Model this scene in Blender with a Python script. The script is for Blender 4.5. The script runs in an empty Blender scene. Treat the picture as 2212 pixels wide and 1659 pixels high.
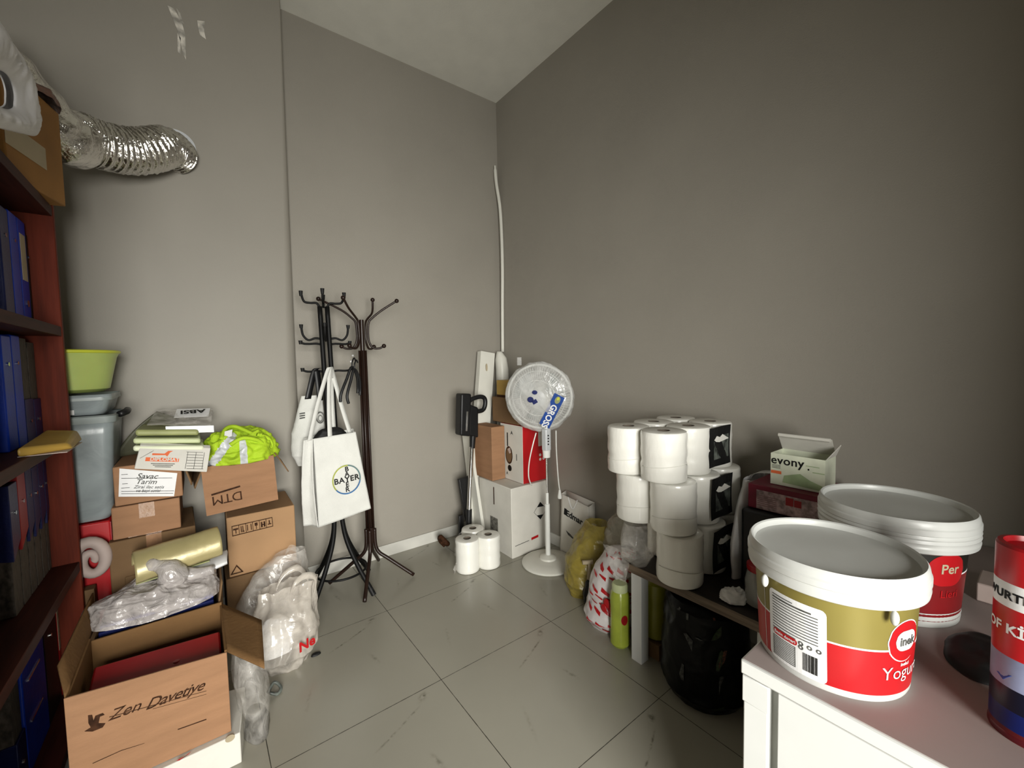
import bpy, math, random
import numpy as np
from mathutils import Vector, Matrix, noise
R = math.radians
SC = bpy.context.scene
COL = SC.collection

# ------------------------------------------------------------------ camera
CAM = Vector((-1.937876, -2.686022, 1.281171))
YAW, PITCH, ROLL, FPX = 0.6490935, -0.0544678, -0.0201719, 899.33
_f = Vector((math.sin(YAW)*math.cos(PITCH), math.cos(YAW)*math.cos(PITCH), math.sin(PITCH)))
_r = Vector((math.cos(YAW), -math.sin(YAW), 0))
_u = _r.cross(_f)
_r2 = math.cos(ROLL)*_r + math.sin(ROLL)*_u
_u2 = -math.sin(ROLL)*_r + math.cos(ROLL)*_u
cd = bpy.data.cameras.new('camera')
cd.sensor_width = 36.0
cd.lens = 36.0*FPX/2212.0
cd.clip_start = 0.02
cam = bpy.data.objects.new('camera', cd)
COL.objects.link(cam)
cam.matrix_world = Matrix.Translation(CAM) @ Matrix((_r2, _u2, -_f)).transposed().to_4x4()
SC.camera = cam

def U(px, py, axis, val):
    """point of the room seen at a photo pixel on the plane axis=val (used to read real positions off the photo)"""
    d = _f + _r2*((px-1106)/FPX) - _u2*((py-829.5)/FPX)
    i = 'xyz'.index(axis)
    t = (val-CAM[i])/d[i]
    return CAM + d*t

# ------------------------------------------------------------------ world, light, exposure
w = bpy.data.worlds.new('world'); SC.world = w
w.use_nodes = True
w.node_tree.nodes['Background'].inputs[0].default_value = (0.85, 0.9, 1.0, 1)
w.node_tree.nodes['Background'].inputs[1].default_value = 0.02
SC.view_settings.view_transform = 'Standard'
SC.view_settings.look = 'None'
SC.view_settings.gamma = 1.0
SC.view_settings.use_curve_mapping = False
SC.view_settings.exposure = 0.0

def area(name, loc, aim, sx, sy, power, col):
    l = bpy.data.lights.new(name, 'AREA'); l.shape = 'RECTANGLE'; l.size = sx; l.size_y = sy
    l.energy = power; l.color = col
    o = bpy.data.objects.new(name, l); COL.objects.link(o)
    o.location = loc
    o.rotation_euler = (Vector(aim)-Vector(loc)).to_track_quat('-Z', 'Y').to_euler()
    return o
# daylight through the doorway behind the camera
area('doorway_daylight', (-2.75, -5.6, 1.47), (-1.9, -2.5, 1.2), 2.4, 2.0, 505, (1.0, 0.985, 0.93))

# ------------------------------------------------------------------ materials
def N(nt, t, **kw):
    n = nt.nodes.new(t)
    for k, v in kw.items():
        setattr(n, k, v)
    return n
def mat(name, col, rough=0.6, metal=0.0, spec=0.4, var=0.06, vscale=8.0, bump=0.0, bscale=60.0, coat=0.0,
        sss=0.0, trans=0.0, alpha=1.0, col2=None, stretch=None, detail=4, bump2=0.0, b2scale=8.0):
    m = bpy.data.materials.new(name); m.use_nodes = True
    nt = m.node_tree; b = nt.nodes['Principled BSDF']
    b.inputs['Roughness'].default_value = rough
    b.inputs['Metallic'].default_value = metal
    b.inputs['Specular IOR Level'].default_value = spec
    b.inputs['Coat Weight'].default_value = coat
    b.inputs['Coat Roughness'].default_value = 0.15
    b.inputs['Transmission Weight'].default_value = trans
    b.inputs['Alpha'].default_value = alpha
    if sss:
        b.inputs['Subsurface Weight'].default_value = sss
        b.inputs['Subsurface Scale'].default_value = 0.02
    tc = N(nt, 'ShaderNodeTexCoord')
    src = tc.outputs['Object']
    if stretch:
        mp = N(nt, 'ShaderNodeMapping'); mp.inputs['Scale'].default_value = stretch
        nt.links.new(src, mp.inputs[0]); src = mp.outputs[0]
    nz = N(nt, 'ShaderNodeTexNoise'); nz.inputs['Scale'].default_value = vscale; nz.inputs['Detail'].default_value = detail
    nt.links.new(src, nz.inputs['Vector'])
    c2 = col2 if col2 else tuple(max(0, c*(1-3*var)) for c in col)
    mx = N(nt, 'ShaderNodeMix', data_type='RGBA')
    cr = N(nt, 'ShaderNodeMapRange'); cr.inputs['From Min'].default_value = 0.35; cr.inputs['From Max'].default_value = 0.65
    nt.links.new(nz.outputs['Fac'], cr.inputs['Value'])
    nt.links.new(cr.outputs[0], mx.inputs['Factor'])
    mx.inputs['A'].default_value = (*c2, 1); mx.inputs['B'].default_value = (*col, 1)
    nt.links.new(mx.outputs['Result'], b.inputs['Base Color'])
    prev = None
    for amt, scl in ((bump, bscale), (bump2, b2scale)):
        if amt:
            n2 = N(nt, 'ShaderNodeTexNoise'); n2.inputs['Scale'].default_value = scl; n2.inputs['Detail'].default_value = 5
            nt.links.new(src, n2.inputs['Vector'])
            bp = N(nt, 'ShaderNodeBump'); bp.inputs['Strength'].default_value = amt; bp.inputs['Distance'].default_value = 0.01
            nt.links.new(n2.outputs['Fac'], bp.inputs['Height'])
            if prev: nt.links.new(prev, bp.inputs['Normal'])
            nt.links.new(bp.outputs[0], b.inputs['Normal']); prev = bp.outputs[0]
    return m
def film(name, col=(0.85, 0.85, 0.84), clear=0.55, rough=0.25, bump=0.6, bscale=25):
    """thin crinkled plastic film: part see-through, part milky"""
    m = bpy.data.materials.new(name); m.use_nodes = True
    nt = m.node_tree; b = nt.nodes['Principled BSDF']; out = nt.nodes['Material Output']
    b.inputs['Base Color'].default_value = (*col, 1); b.inputs['Roughness'].default_value = rough
    b.inputs['Specular IOR Level'].default_value = 0.8
    tc = N(nt, 'ShaderNodeTexCoord')
    n2 = N(nt, 'ShaderNodeTexNoise'); n2.inputs['Scale'].default_value = bscale; n2.inputs['Detail'].default_value = 4
    n2.inputs['Distortion'].default_value = 1.2
    nt.links.new(tc.outputs['Object'], n2.inputs['Vector'])
    bp = N(nt, 'ShaderNodeBump'); bp.inputs['Strength'].default_value = bump; bp.inputs['Distance'].default_value = 0.02
    nt.links.new(n2.outputs['Fac'], bp.inputs['Height']); nt.links.new(bp.outputs[0], b.inputs['Normal'])
    tr = N(nt, 'ShaderNodeBsdfTransparent'); mx = N(nt, 'ShaderNodeMixShader')
    mr = N(nt, 'ShaderNodeMapRange'); mr.inputs['From Min'].default_value = 0.3; mr.inputs['From Max'].default_value = 0.7
    mr.inputs['To Min'].default_value = max(0, 1-clear-0.2); mr.inputs['To Max'].default_value = min(1, 1-clear+0.2)
    nt.links.new(n2.outputs['Fac'], mr.inputs['Value']); nt.links.new(mr.outputs[0], mx.inputs[0])
    nt.links.new(tr.outputs[0], mx.inputs[1]); nt.links.new(b.outputs[0], mx.inputs[2])
    nt.links.new(mx.outputs[0], out.inputs[0])
    return m

M = {}
M['wall'] = mat('wall_paint', (0.315, 0.293, 0.252), 0.5, var=0.02, vscale=2.0, bump=0.12, bscale=180, spec=0.25)
M['wallg'] = mat('wall_paint_satin', (0.315, 0.293, 0.252), 0.55, var=0.02, vscale=2.0, bump=0.05, bscale=180, spec=0.4)
M['ceil'] = mat('ceiling_paint', (0.84, 0.83, 0.76), 0.8, var=0.015, bump=0.08, bscale=150, spec=0.2)
M['base'] = mat('baseboard_tile', (0.62, 0.61, 0.56), 0.3, var=0.05, vscale=6)
M['card'] = mat('cardboard', (0.34, 0.185, 0.100), 0.8, var=0.05, vscale=5, bump=0.15, bscale=90, spec=0.15, stretch=(1, 1, 6))
M['card_d'] = mat('cardboard_brown', (0.20, 0.12, 0.06), 0.85, var=0.07, vscale=5, bump=0.15, bscale=90, spec=0.15)
M['card_y'] = mat('cardboard_tan', (0.40, 0.24, 0.125), 0.8, var=0.05, vscale=4, bump=0.12, bscale=80, spec=0.15)
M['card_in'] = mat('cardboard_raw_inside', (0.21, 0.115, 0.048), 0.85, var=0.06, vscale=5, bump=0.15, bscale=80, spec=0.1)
M['cardw'] = mat('white_board', (0.66, 0.64, 0.58), 0.6, var=0.03, bump=0.06, bscale=60)
M['tape'] = mat('packing_tape_film', (0.36, 0.20, 0.11), 0.22, var=0.1, vscale=20, bump=0.25, bscale=30, spec=0.7)
M['paper'] = mat('white_paper', (0.82, 0.82, 0.82), 0.6, var=0.03, bump=0.05, bscale=30)
M['ink'] = mat('black_ink', (0.012, 0.012, 0.012), 0.6, var=0.2, spec=0.2)
M['ink_br'] = mat('brown_ink', (0.06, 0.025, 0.012), 0.7, var=0.2, vscale=60, spec=0.1)
M['ink_gr'] = mat('grey_ink', (0.12, 0.12, 0.11), 0.7, var=0.2, vscale=60, spec=0.1)
M['orange'] = mat('orange_ink', (0.80, 0.16, 0.05), 0.6, var=0.05)
M['khaki'] = mat('khaki_envelope', (0.36, 0.38, 0.16), 0.55, var=0.08, bump=0.3, bscale=15)
M['pale'] = mat('pale_green_envelope', (0.60, 0.66, 0.38), 0.5, var=0.05, bump=0.25, bscale=15)
M['palew'] = mat('cream_envelope', (0.78, 0.82, 0.60), 0.5, var=0.03, bump=0.2, bscale=15)
M['olive'] = mat('dark_olive_sheet', (0.10, 0.10, 0.06), 0.5, var=0.15, bump=0.3, bscale=12)
M['vest'] = mat('hi_vis_fabric', (0.42, 0.62, 0.02), 0.75, var=0.06, bump=0.25, bscale=200)
M['silver'] = mat('reflective_strip', (0.62, 0.64, 0.66), 0.35, var=0.04, spec=0.7)
M['white'] = mat('white_plastic', (0.80, 0.81, 0.77), 0.32, var=0.015, spec=0.5, bump=0.05, bscale=20)
M['whitem'] = mat('white_laminate', (0.68, 0.69, 0.67), 0.42, var=0.012, spec=0.4)
M['pinktop'] = mat('pinkish_laminate', (0.33, 0.275, 0.26), 0.5, var=0.04, vscale=3, spec=0.35)
M['wplas'] = mat('off_white_plastic', (0.72, 0.71, 0.64), 0.38, var=0.02)
M['lidw'] = mat('bucket_lid_plastic', (0.58, 0.59, 0.565), 0.33, var=0.015, bump=0.10, bscale=14, spec=0.5)
M['blackm'] = mat('black_metal', (0.006, 0.006, 0.006), 0.5, var=0.1, spec=0.18)
M['brownm'] = mat('brown_metal', (0.018, 0.008, 0.005), 0.35, var=0.1, spec=0.35)
M['blackp'] = mat('black_plastic', (0.006, 0.006, 0.007), 0.45, var=0.1, spec=0.45)
M['chrome'] = mat('chrome', (0.78, 0.78, 0.76), 0.13, metal=1.0, var=0.02)
M['alu'] = mat('aluminium_foil', (0.86, 0.84, 0.80), 0.16, metal=1.0, var=0.05, bump=0.9, bscale=35)
M['tp'] = mat('tissue_paper', (0.78, 0.77, 0.71), 0.75, var=0.02, bump=0.15, bscale=60)
M['tpw'] = mat('film_wrapped_tissue', (0.83, 0.82, 0.76), 0.35, var=0.02, bump=0.55, bscale=14, spec=0.5, coat=0.7, stretch=(1, 1, 0.45))
M['tube'] = mat('grey_core_tube', (0.16, 0.13, 0.10), 0.8, var=0.1)
M['tote'] = mat('woven_tote_fabric', (0.70, 0.70, 0.66), 0.8, var=0.03, bump=0.3, bscale=350, spec=0.2)
M['red'] = mat('red_print', (0.46, 0.008, 0.012), 0.35, var=0.03, spec=0.5)
M['redd'] = mat('dark_red_cover', (0.34, 0.006, 0.010), 0.35, var=0.06, spec=0.4)
M['magenta'] = mat('crimson_card', (0.16, 0.004, 0.022), 0.45, var=0.06)
M['gold'] = mat('olive_gold_print', (0.26, 0.215, 0.055), 0.34, metal=0.25, var=0.03, spec=0.5)
M['goldd'] = mat('bronze_line', (0.52, 0.40, 0.16), 0.4, var=0.05)
M['blue'] = mat('blue_binder_cover', (0.004, 0.045, 0.48), 0.4, var=0.1, bump=0.1, bscale=120)
M['blued'] = mat('navy_binder_cover', (0.005, 0.012, 0.095), 0.4, var=0.1, bump=0.1, bscale=120)
M['bluei'] = mat('bright_blue_print', (0.01, 0.06, 0.30), 0.5, var=0.05)
M['pages'] = mat('stacked_grey_pages', (0.13, 0.11, 0.09), 0.8, var=0.25, vscale=60, stretch=(1, 14, 0.6))
M['cream'] = mat('cream_label', (0.48, 0.40, 0.27), 0.7, var=0.05)
M['wood'] = mat('red_brown_wood', (0.16, 0.026, 0.011), 0.6, spec=0.15, var=0.12, vscale=6, stretch=(8, 8, 0.7), bump=0.05, bscale=20)
M['woodd'] = mat('shelf_edge_wood', (0.060, 0.014, 0.008), 0.6, spec=0.15, var=0.15, vscale=6, stretch=(8, 0.7, 8))
M['walnut'] = mat('dark_walnut_top', (0.022, 0.014, 0.010), 0.5, var=0.15, vscale=6, stretch=(6, 0.8, 6))
M['walnute'] = mat('walnut_edge', (0.20, 0.145, 0.10), 0.5, var=0.18, vscale=7, stretch=(8, 0.8, 12), bump=0.1, bscale=20)
M['yenv'] = mat('ochre_envelope', (0.42, 0.26, 0.05), 0.45, var=0.06, bump=0.2, bscale=15)
M['gold_env'] = mat('khaki_padded_mailer', (0.47, 0.40, 0.19), 0.34, metal=0.2, var=0.10, vscale=4, bump=0.25, bscale=14, spec=0.6)
M['basin'] = mat('lime_translucent_plastic', (0.48, 0.58, 0.17), 0.35, var=0.03, spec=0.5, sss=0.2)
M['rimy'] = mat('lime_yellow_rim', (0.62, 0.66, 0.05), 0.35, var=0.03, spec=0.5)
M['tub'] = film('frosted_tub_plastic', (0.36, 0.41, 0.42), 0.30, 0.3, 0.15, 6)
M['tubd'] = mat('grey_tub_lid', (0.28, 0.32, 0.31), 0.4, var=0.1)
M['film'] = film('clear_film', (0.74, 0.71, 0.66), 0.74, 0.16, 0.4, 14)
M['filmw'] = film('milky_carrier_film', (0.52, 0.48, 0.46), 0.22, 0.2, 0.5, 22)
M['filmc'] = film('carrier_film', (0.74, 0.68, 0.60), 0.55, 0.16, 0.35, 10)
M['filmk'] = film('fan_wrap_film', (0.68, 0.68, 0.66), 0.52, 0.16, 0.5, 10)
M['bagy'] = film('yellow_bag_film', (0.36, 0.28, 0.05), 0.28, 0.3, 0.5, 14)
M['bagb'] = mat('black_bin_liner', (0.003, 0.003, 0.003), 0.3, var=0.1, bump=0.5, bscale=12, spec=0.14)
M['bagwhite'] = mat('white_carrier_plastic', (0.80, 0.79, 0.80), 0.40, var=0.03, bump=0.25, bscale=14, spec=0.5)
M['bagr'] = mat('white_printed_carrier', (0.74, 0.70, 0.70), 0.4, var=0.04, bump=0.3, bscale=15)
M['greenb'] = mat('green_liquid_bottle', (0.42, 0.50, 0.06), 0.25, var=0.08, spec=0.6)
M['oliveb'] = mat('olive_yellow_bottle', (0.26, 0.25, 0.02), 0.3, var=0.08, spec=0.5)
M['glass'] = mat('jar_glass', (0.45, 0.45, 0.42), 0.1, var=0.1, spec=0.8, alpha=0.6)
M['pinkw'] = mat('pinkish_foam', (0.52, 0.42, 0.38), 0.6, var=0.05, bump=0.2, bscale=10)
M['skinny'] = mat('brown_bubble_wrap', (0.20, 0.10, 0.07), 0.4, var=0.2, bump=0.8, bscale=60)
M['orgbox'] = mat('orange_brown_board', (0.33, 0.155, 0.035), 0.7, var=0.05)
M['dgreen'] = mat('green_leaf_scrap', (0.05, 0.10, 0.02), 0.5, var=0.3, vscale=30)
M['rust'] = mat('rust_scrap', (0.30, 0.07, 0.02), 0.5, var=0.3, vscale=30)
M['greys'] = mat('grey_scrap', (0.16, 0.18, 0.16), 0.4, var=0.3, vscale=30)
M['evg'] = mat('pale_green_print', (0.42, 0.55, 0.30), 0.5, var=0.12, vscale=12)
M['evw'] = mat('off_white_print', (0.74, 0.78, 0.62), 0.5, var=0.06, vscale=14)
M['grow'] = mat('pinkish_print', (0.50, 0.36, 0.36), 0.6, var=0.2, vscale=60)
M['scr'] = mat('tape_residue', (0.78, 0.74, 0.66), 0.35, var=0.2, vscale=30)
M['skyb'] = mat('pale_blue_print', (0.32, 0.36, 0.55), 0.35, var=0.15, vscale=10)
M['rubber'] = mat('black_rubber', (0.008, 0.008, 0.008), 0.6, var=0.1, spec=0.3)
M['mouse'] = mat('dark_blue_sticker', (0.02, 0.03, 0.14), 0.4, var=0.1)

def floor_mat():
    m = bpy.data.materials.new('floor_tiles'); m.use_nodes = True
    nt = m.node_tree; b = nt.nodes['Principled BSDF']; L = nt.links.new
    tc = N(nt, 'ShaderNodeTexCoord'); sp = N(nt, 'ShaderNodeSeparateXYZ'); L(tc.outputs['Object'], sp.inputs[0])
    def mth(op, a, c=None, d=None):
        n = N(nt, 'ShaderNodeMath', operation=op)
        for i, v in enumerate((a, c, d)):
            if v is None: continue
            if isinstance(v, (int, float)): n.inputs[i].default_value = v
            else: L(v, n.inputs[i])
        return n.outputs[0]
    u = mth('FLOORED_MODULO', mth('ADD', sp.outputs[0], 0.607), 0.6)
    v = mth('FLOORED_MODULO', mth('ADD', sp.outputs[1], 0.609), 0.6)
    eu = mth('MINIMUM', u, mth('SUBTRACT', 0.6, u)); ev = mth('MINIMUM', v, mth('SUBTRACT', 0.6, v))
    e = mth('MINIMUM', eu, ev)
    nz = N(nt, 'ShaderNodeTexNoise'); nz.inputs['Scale'].default_value = 40; L(tc.outputs['Object'], nz.inputs['Vector'])
    wdt = mth('MULTIPLY_ADD', nz.outputs['Fac'], 0.0014, 0.0006)
    grout = mth('LESS_THAN', e, wdt)
    base = N(nt, 'ShaderNodeTexNoise'); base.inputs['Scale'].default_value = 2.2; base.inputs['Detail'].default_value = 5
    L(tc.outputs['Object'], base.inputs['Vector'])
    c1 = N(nt, 'ShaderNodeMix', data_type='RGBA'); c1.inputs['A'].default_value = (0.30, 0.285, 0.235, 1); c1.inputs['B'].default_value = (0.36, 0.345, 0.285, 1)
    L(base.outputs['Fac'], c1.inputs['Factor'])
    # repeated printed vein marks: one smudge and three dashes per tile
    nzf = N(nt, 'ShaderNodeTexNoise'); nzf.inputs['Scale'].default_value = 55; nzf.inputs['Detail'].default_value = 5; L(tc.outputs['Object'], nzf.inputs['Vector'])
    tot = None
    for cu, cv, a, la, lb, s in ((0.505, 0.568, 35, 0.020, 0.010, 0.9), (0.428, 0.512, 24, 0.034, 0.0035, 1.0), (0.335, 0.472, 22, 0.036, 0.0035, 0.9),
                                 (0.43, 0.296, 100, 0.03, 0.006, 0.55), (0.15, 0.22, 70, 0.05, 0.006, 0.3)):
        du = mth('SUBTRACT', u, cu); dv = mth('SUBTRACT', v, cv)
        ca, sa = math.cos(R(a)), math.sin(R(a))
        p = mth('DIVIDE', mth('ADD', mth('MULTIPLY', du, ca), mth('MULTIPLY', dv, sa)), la)
        q = mth('DIVIDE', mth('SUBTRACT', mth('MULTIPLY', dv, ca), mth('MULTIPLY', du, sa)), lb)
        rr = mth('ADD', mth('MULTIPLY', p, p), mth('MULTIPLY', q, q))
        g = mth('MULTIPLY', mth('EXPONENT', mth('MULTIPLY', rr, -0.9)), s)
        tot = g if tot is None else mth('ADD', tot, g)
    mr = N(nt, 'ShaderNodeMapRange'); mr.inputs['From Min'].default_value = 0.38; mr.inputs['From Max'].default_value = 0.62
    L(nzf.outputs['Fac'], mr.inputs['Value'])
    tot = mth('MINIMUM', mth('MULTIPLY', tot, mr.outputs[0]), 0.8)
    c2 = N(nt, 'ShaderNodeMix', data_type='RGBA'); L(tot, c2.inputs['Factor']); L(c1.outputs['Result'], c2.inputs['A']); c2.inputs['B'].default_value = (0.09, 0.08, 0.055, 1)
    c3 = N(nt, 'ShaderNodeMix', data_type='RGBA'); L(grout, c3.inputs['Factor']); L(c2.outputs['Result'], c3.inputs['A']); c3.inputs['B'].default_value = (0.035, 0.03, 0.02, 1)
    L(c3.outputs['Result'], b.inputs['Base Color'])
    rg = mth('MULTIPLY_ADD', grout, 0.5, 0.26); L(rg, b.inputs['Roughness'])
    b.inputs['Specular IOR Level'].default_value = 0.5
    return m
M['floor'] = floor_mat()

# ------------------------------------------------------------------ mesh helpers
class MB:
    def __init__(s): s.v = []; s.f = []; s.m = []
    def add(s, vs, fs, mi=0):
        o = len(s.v); s.v += [tuple(p) for p in vs]
        for f in fs: s.f.append(tuple(i+o for i in f)); s.m.append(mi)
        return s
    def box(s, x0, x1, y0, y1, z0, z1, mi=0, T=None):
        vs = [(x, y, z) for z in (z0, z1) for y in (y0, y1) for x in (x0, x1)]
        if T is not None: vs = [T @ Vector(p) for p in vs]
        return s.add(vs, [(0, 2, 3, 1), (4, 5, 7, 6), (0, 1, 5, 4), (2, 6, 7, 3), (0, 4, 6, 2), (1, 3, 7, 5)], mi)
    def hexa(s, bot, top, mi=0):
        """bot and top: 4 corners each, counter-clockwise from above"""
        return s.add(list(bot)+list(top), [(3, 2, 1, 0), (4, 5, 6, 7), (0, 1, 5, 4), (1, 2, 6, 5), (2, 3, 7, 6), (3, 0, 4, 7)], mi)
    def tube(s, pts, r, n=12, caps=True, mi=0, closed=False):
        pts = [Vector(p) for p in pts]; k = len(pts)
        rs = r if isinstance(r, (list, tuple)) else [r]*k
        rings = []; up = None
        for i, p in enumerate(pts):
            if closed: t = pts[(i+1) % k]-pts[i-1]
            else: t = (pts[min(i+1, k-1)]-pts[max(i-1, 0)])
            t.normalize()
            if up is None:
                up = Vector((0, 0, 1)) if abs(t.z) < 0.9 else Vector((1, 0, 0))
            a = t.cross(up).normalized(); b = a.cross(t).normalized(); up = b
            rings.append([p+(a*math.cos(2*math.pi*j/n)+b*math.sin(2*math.pi*j/n))*rs[i] for j in range(n)])
        vs = [q for rg in rings for q in rg]; fs = []
        for i in range(k if closed else k-1):
            i2 = (i+1) % k
            for j in range(n):
                fs.append((i*n+j, i2*n+j, i2*n+(j+1) % n, i*n+(j+1) % n)[::-1])
        if caps and not closed:
            fs.append(tuple(range(n))[::-1]); fs.append(tuple((k-1)*n+j for j in range(n)))
        return s.add(vs, fs, mi)
    def lathe(s, prof, c=(0, 0, 0), n=64, mi=0, T=None, close=True):
        vs = []; fs = []
        for (r, z) in prof:
            for j in range(n):
                a = 2*math.pi*j/n; p = Vector((r*math.cos(a), r*math.sin(a), z))
                if T is not None: p = T @ p
                vs.append(p+Vector(c))
        for i in range(len(prof)-1):
            for j in range(n):
                fs.append((i*n+j, i*n+(j+1) % n, (i+1)*n+(j+1) % n, (i+1)*n+j))
        if close:
            if prof[0][0] > 1e-6: fs.append(tuple(range(n))[::-1])
            if prof[-1][0] > 1e-6: fs.append(tuple((len(prof)-1)*n+j for j in range(n)))
        return s.add(vs, fs, mi)
    def ball(s, c, r, n=16, sc=(1, 1, 1), mi=0):
        prof = [(math.sin(math.pi*i/n), -math.cos(math.pi*i/n)) for i in range(n+1)]
        vs = []; fs = []
        for (a, z) in prof:
            for j in range(n):
                t = 2*math.pi*j/n
                vs.append((c[0]+r*sc[0]*a*math.cos(t), c[1]+r*sc[1]*a*math.sin(t), c[2]+r*sc[2]*z))
        for i in range(n):
            for j in range(n):
                fs.append((i*n+j, i*n+(j+1) % n, (i+1)*n+(j+1) % n, (i+1)*n+j))
        return s.add(vs, fs, mi)
    def grid(s, fn, nu, nv, mi=0, wrap=False):
        vs = [fn(i/(nu if wrap else nu-1), j/(nv-1)) for j in range(nv) for i in range(nu)]
        fs = []
        for j in range(nv-1):
            for i in range(nu if wrap else nu-1):
                i2 = (i+1) % nu
                fs.append((j*nu+i, j*nu+i2, (j+1)*nu+i2, (j+1)*nu+i))
        return s.add(vs, fs, mi)
    def quad(s, a, b, c, d, nu=2, nv=2, mi=0, bulge=None):
        a, b, c, d = map(Vector, (a, b, c, d))
        nrm = (b-a).cross(d-a).normalized()
        def fn(u, v):
            p = (a*(1-u)+b*u)*(1-v)+(d*(1-u)+c*u)*v
            if bulge: p = p+nrm*bulge(u, v)
            return p
        return s.grid(fn, nu, nv, mi)

def thing(name, label, cat, loc=(0, 0, 0), rz=0.0, group=None, rot=None):
    o = bpy.data.objects.new(name, None); COL.objects.link(o)
    o.empty_display_size = 0.05
    o.location = loc
    o.rotation_euler = rot if rot else (0, 0, rz)
    o['label'] = label; o['category'] = cat
    if group: o['group'] = group
    o['_inv'] = 1
    return o
def _rootm(o):
    while o.parent: o = o.parent
    return Matrix.LocRotScale(o.location, o.rotation_euler, (1, 1, 1))
def part(name, mb, mats, parent, local=False, smooth=False, bevel=0.0, solid=0.0, sub=0, label=None, bseg=2):
    """link one mesh as a part; coordinates are room coordinates unless local"""
    me = bpy.data.meshes.new(name)
    me.from_pydata([tuple(p) for p in mb.v], [], mb.f)
    if not isinstance(mats, (list, tuple)): mats = [mats]
    for k in mats: me.materials.append(M[k] if isinstance(k, str) else k)
    me.polygons.foreach_set('material_index', mb.m)
    o = bpy.data.objects.new(name, me); COL.objects.link(o)
    if parent is not None:
        o.parent = parent
        if not local: me.transform(_rootm(parent).inverted())
    finish(o, smooth, bevel, solid, sub, bseg)
    if label: o['label'] = label
    return o
def finish(o, smooth, bevel, solid, sub, bseg=2):
    if smooth: o.data.polygons.foreach_set('use_smooth', [True]*len(o.data.polygons))
    if solid:
        md = o.modifiers.new('solid', 'SOLIDIFY'); md.thickness = solid; md.offset = 0
    if bevel:
        md = o.modifiers.new('bevel', 'BEVEL'); md.width = bevel; md.segments = bseg; md.limit_method = 'ANGLE'; md.angle_limit = R(40)
    if sub:
        md = o.modifiers.new('sub', 'SUBSURF'); md.levels = sub; md.render_levels = sub
    if smooth == 'auto' or bevel:
        o.data.polygons.foreach_set('use_smooth', [True]*len(o.data.polygons))
        try: o.data.set_sharp_from_angle(angle=R(35))
        except Exception: pass
    o.data.update()
def single(name, mb, mats, label, cat, group=None, **kw):
    """a thing that is one mesh; its origin goes to its base centre"""
    o = part(name, mb, mats, None, **kw)
    recentre(o)
    o['label'] = label; o['category'] = cat
    if group: o['group'] = group
    return o
def recentre(o):
    co = np.empty(len(o.data.vertices)*3); o.data.vertices.foreach_get('co', co); co = co.reshape(-1, 3)
    c = Vector(((co[:, 0].min()+co[:, 0].max())/2, (co[:, 1].min()+co[:, 1].max())/2, co[:, 2].min()))
    o.data.transform(Matrix.Translation(-c)); o.location = c
def struct(name, mb, mats, **kw):
    o = part(name, mb, mats, None, **kw); o['kind'] = 'structure'
    return o
def dup(root, loc=None, label=None, name=None):
    r = root.copy(); COL.objects.link(r)
    if loc is not None: r.location = loc
    if label: r['label'] = label
    for ch in list(root.children):
        c = ch.copy(); COL.objects.link(c); c.parent = r
        for g in list(ch.children):
            d = g.copy(); COL.objects.link(d); d.parent = c
    return r

def text_mb(txt, size, bold=0.0, shear=0.0, align='CENTER', spacing=1.0):
    cu = bpy.data.curves.new('t', 'FONT'); cu.body = txt; cu.size = size; cu.offset = bold*size; cu.shear = shear
    cu.align_x = align; cu.align_y = 'CENTER'; cu.space_character = spacing; cu.resolution_u = 3
    ob = bpy.data.objects.new('t', cu)
    me = bpy.data.meshes.new_from_object(ob)
    mb = MB()
    mb.v = [tuple(v.co) for v in me.vertices]; mb.f = [tuple(p.vertices) for p in me.polygons]; mb.m = [0]*len(mb.f)
    bpy.data.objects.remove(ob); bpy.data.curves.remove(cu); bpy.data.meshes.remove(me)
    return mb
def on_plane(mb, o, u, v, lift=0.0006, flip=False):
    """map flat (x,y) art onto the plane through o with axes u (right) and v (up)"""
    o = Vector(o); u = Vector(u).normalized(); v = Vector(v); v = (v-u*v.dot(u)).normalized(); n = u.cross(v)
    r = MB(); r.f = list(mb.f); r.m = list(mb.m)
    r.v = [tuple(o+u*p[0]+v*p[1]+n*lift) for p in mb.v]
    return r
def on_cyl(mb, cx, cy, rad, th, z, slant=0.0):
    """wrap flat art round a vertical cylinder, centred at angle th (degrees)"""
    r = MB(); r.f = list(mb.f); r.m = list(mb.m)
    for p in mb.v:
        rr = rad(z+p[1]) if callable(rad) else rad
        a = R(th)+p[0]/rr
        r.v.append((cx+rr*math.cos(a), cy+rr*math.sin(a), z+p[1]))
    return r
def join(*mbs, mis=None):
    r = MB()
    for i, m in enumerate(mbs):
        o = len(r.v); r.v += m.v
        r.f += [tuple(k+o for k in f) for f in m.f]; r.m += [mis[i]]*len(m.f) if mis else m.m
    return r
def rect(x0, x1, y0, y1, n=1):
    m = MB(); m.quad((x0, y0, 0), (x1, y0, 0), (x1, y1, 0), (x0, y1, 0), nu=n+1, nv=2); return m
def disc2(cx, cy, rx, ry, n=28, r0=0.0):
    m = MB()
    if r0:
        vs = [(cx+rx*k*math.cos(2*math.pi*i/n), cy+ry*k*math.sin(2*math.pi*i/n), 0) for k in (r0, 1) for i in range(n)]
        m.add(vs, [(i, n+i, n+(i+1) % n, (i+1) % n)[::-1] for i in range(n)])
    else:
        m.add([(cx+rx*math.cos(2*math.pi*i/n), cy+ry*math.sin(2*math.pi*i/n), 0) for i in range(n)], [tuple(range(n))])
    return m
def poly2(pts):
    m = MB(); m.add([(x, y, 0) for x, y in pts], [tuple(range(len(pts)))]); return m

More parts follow.
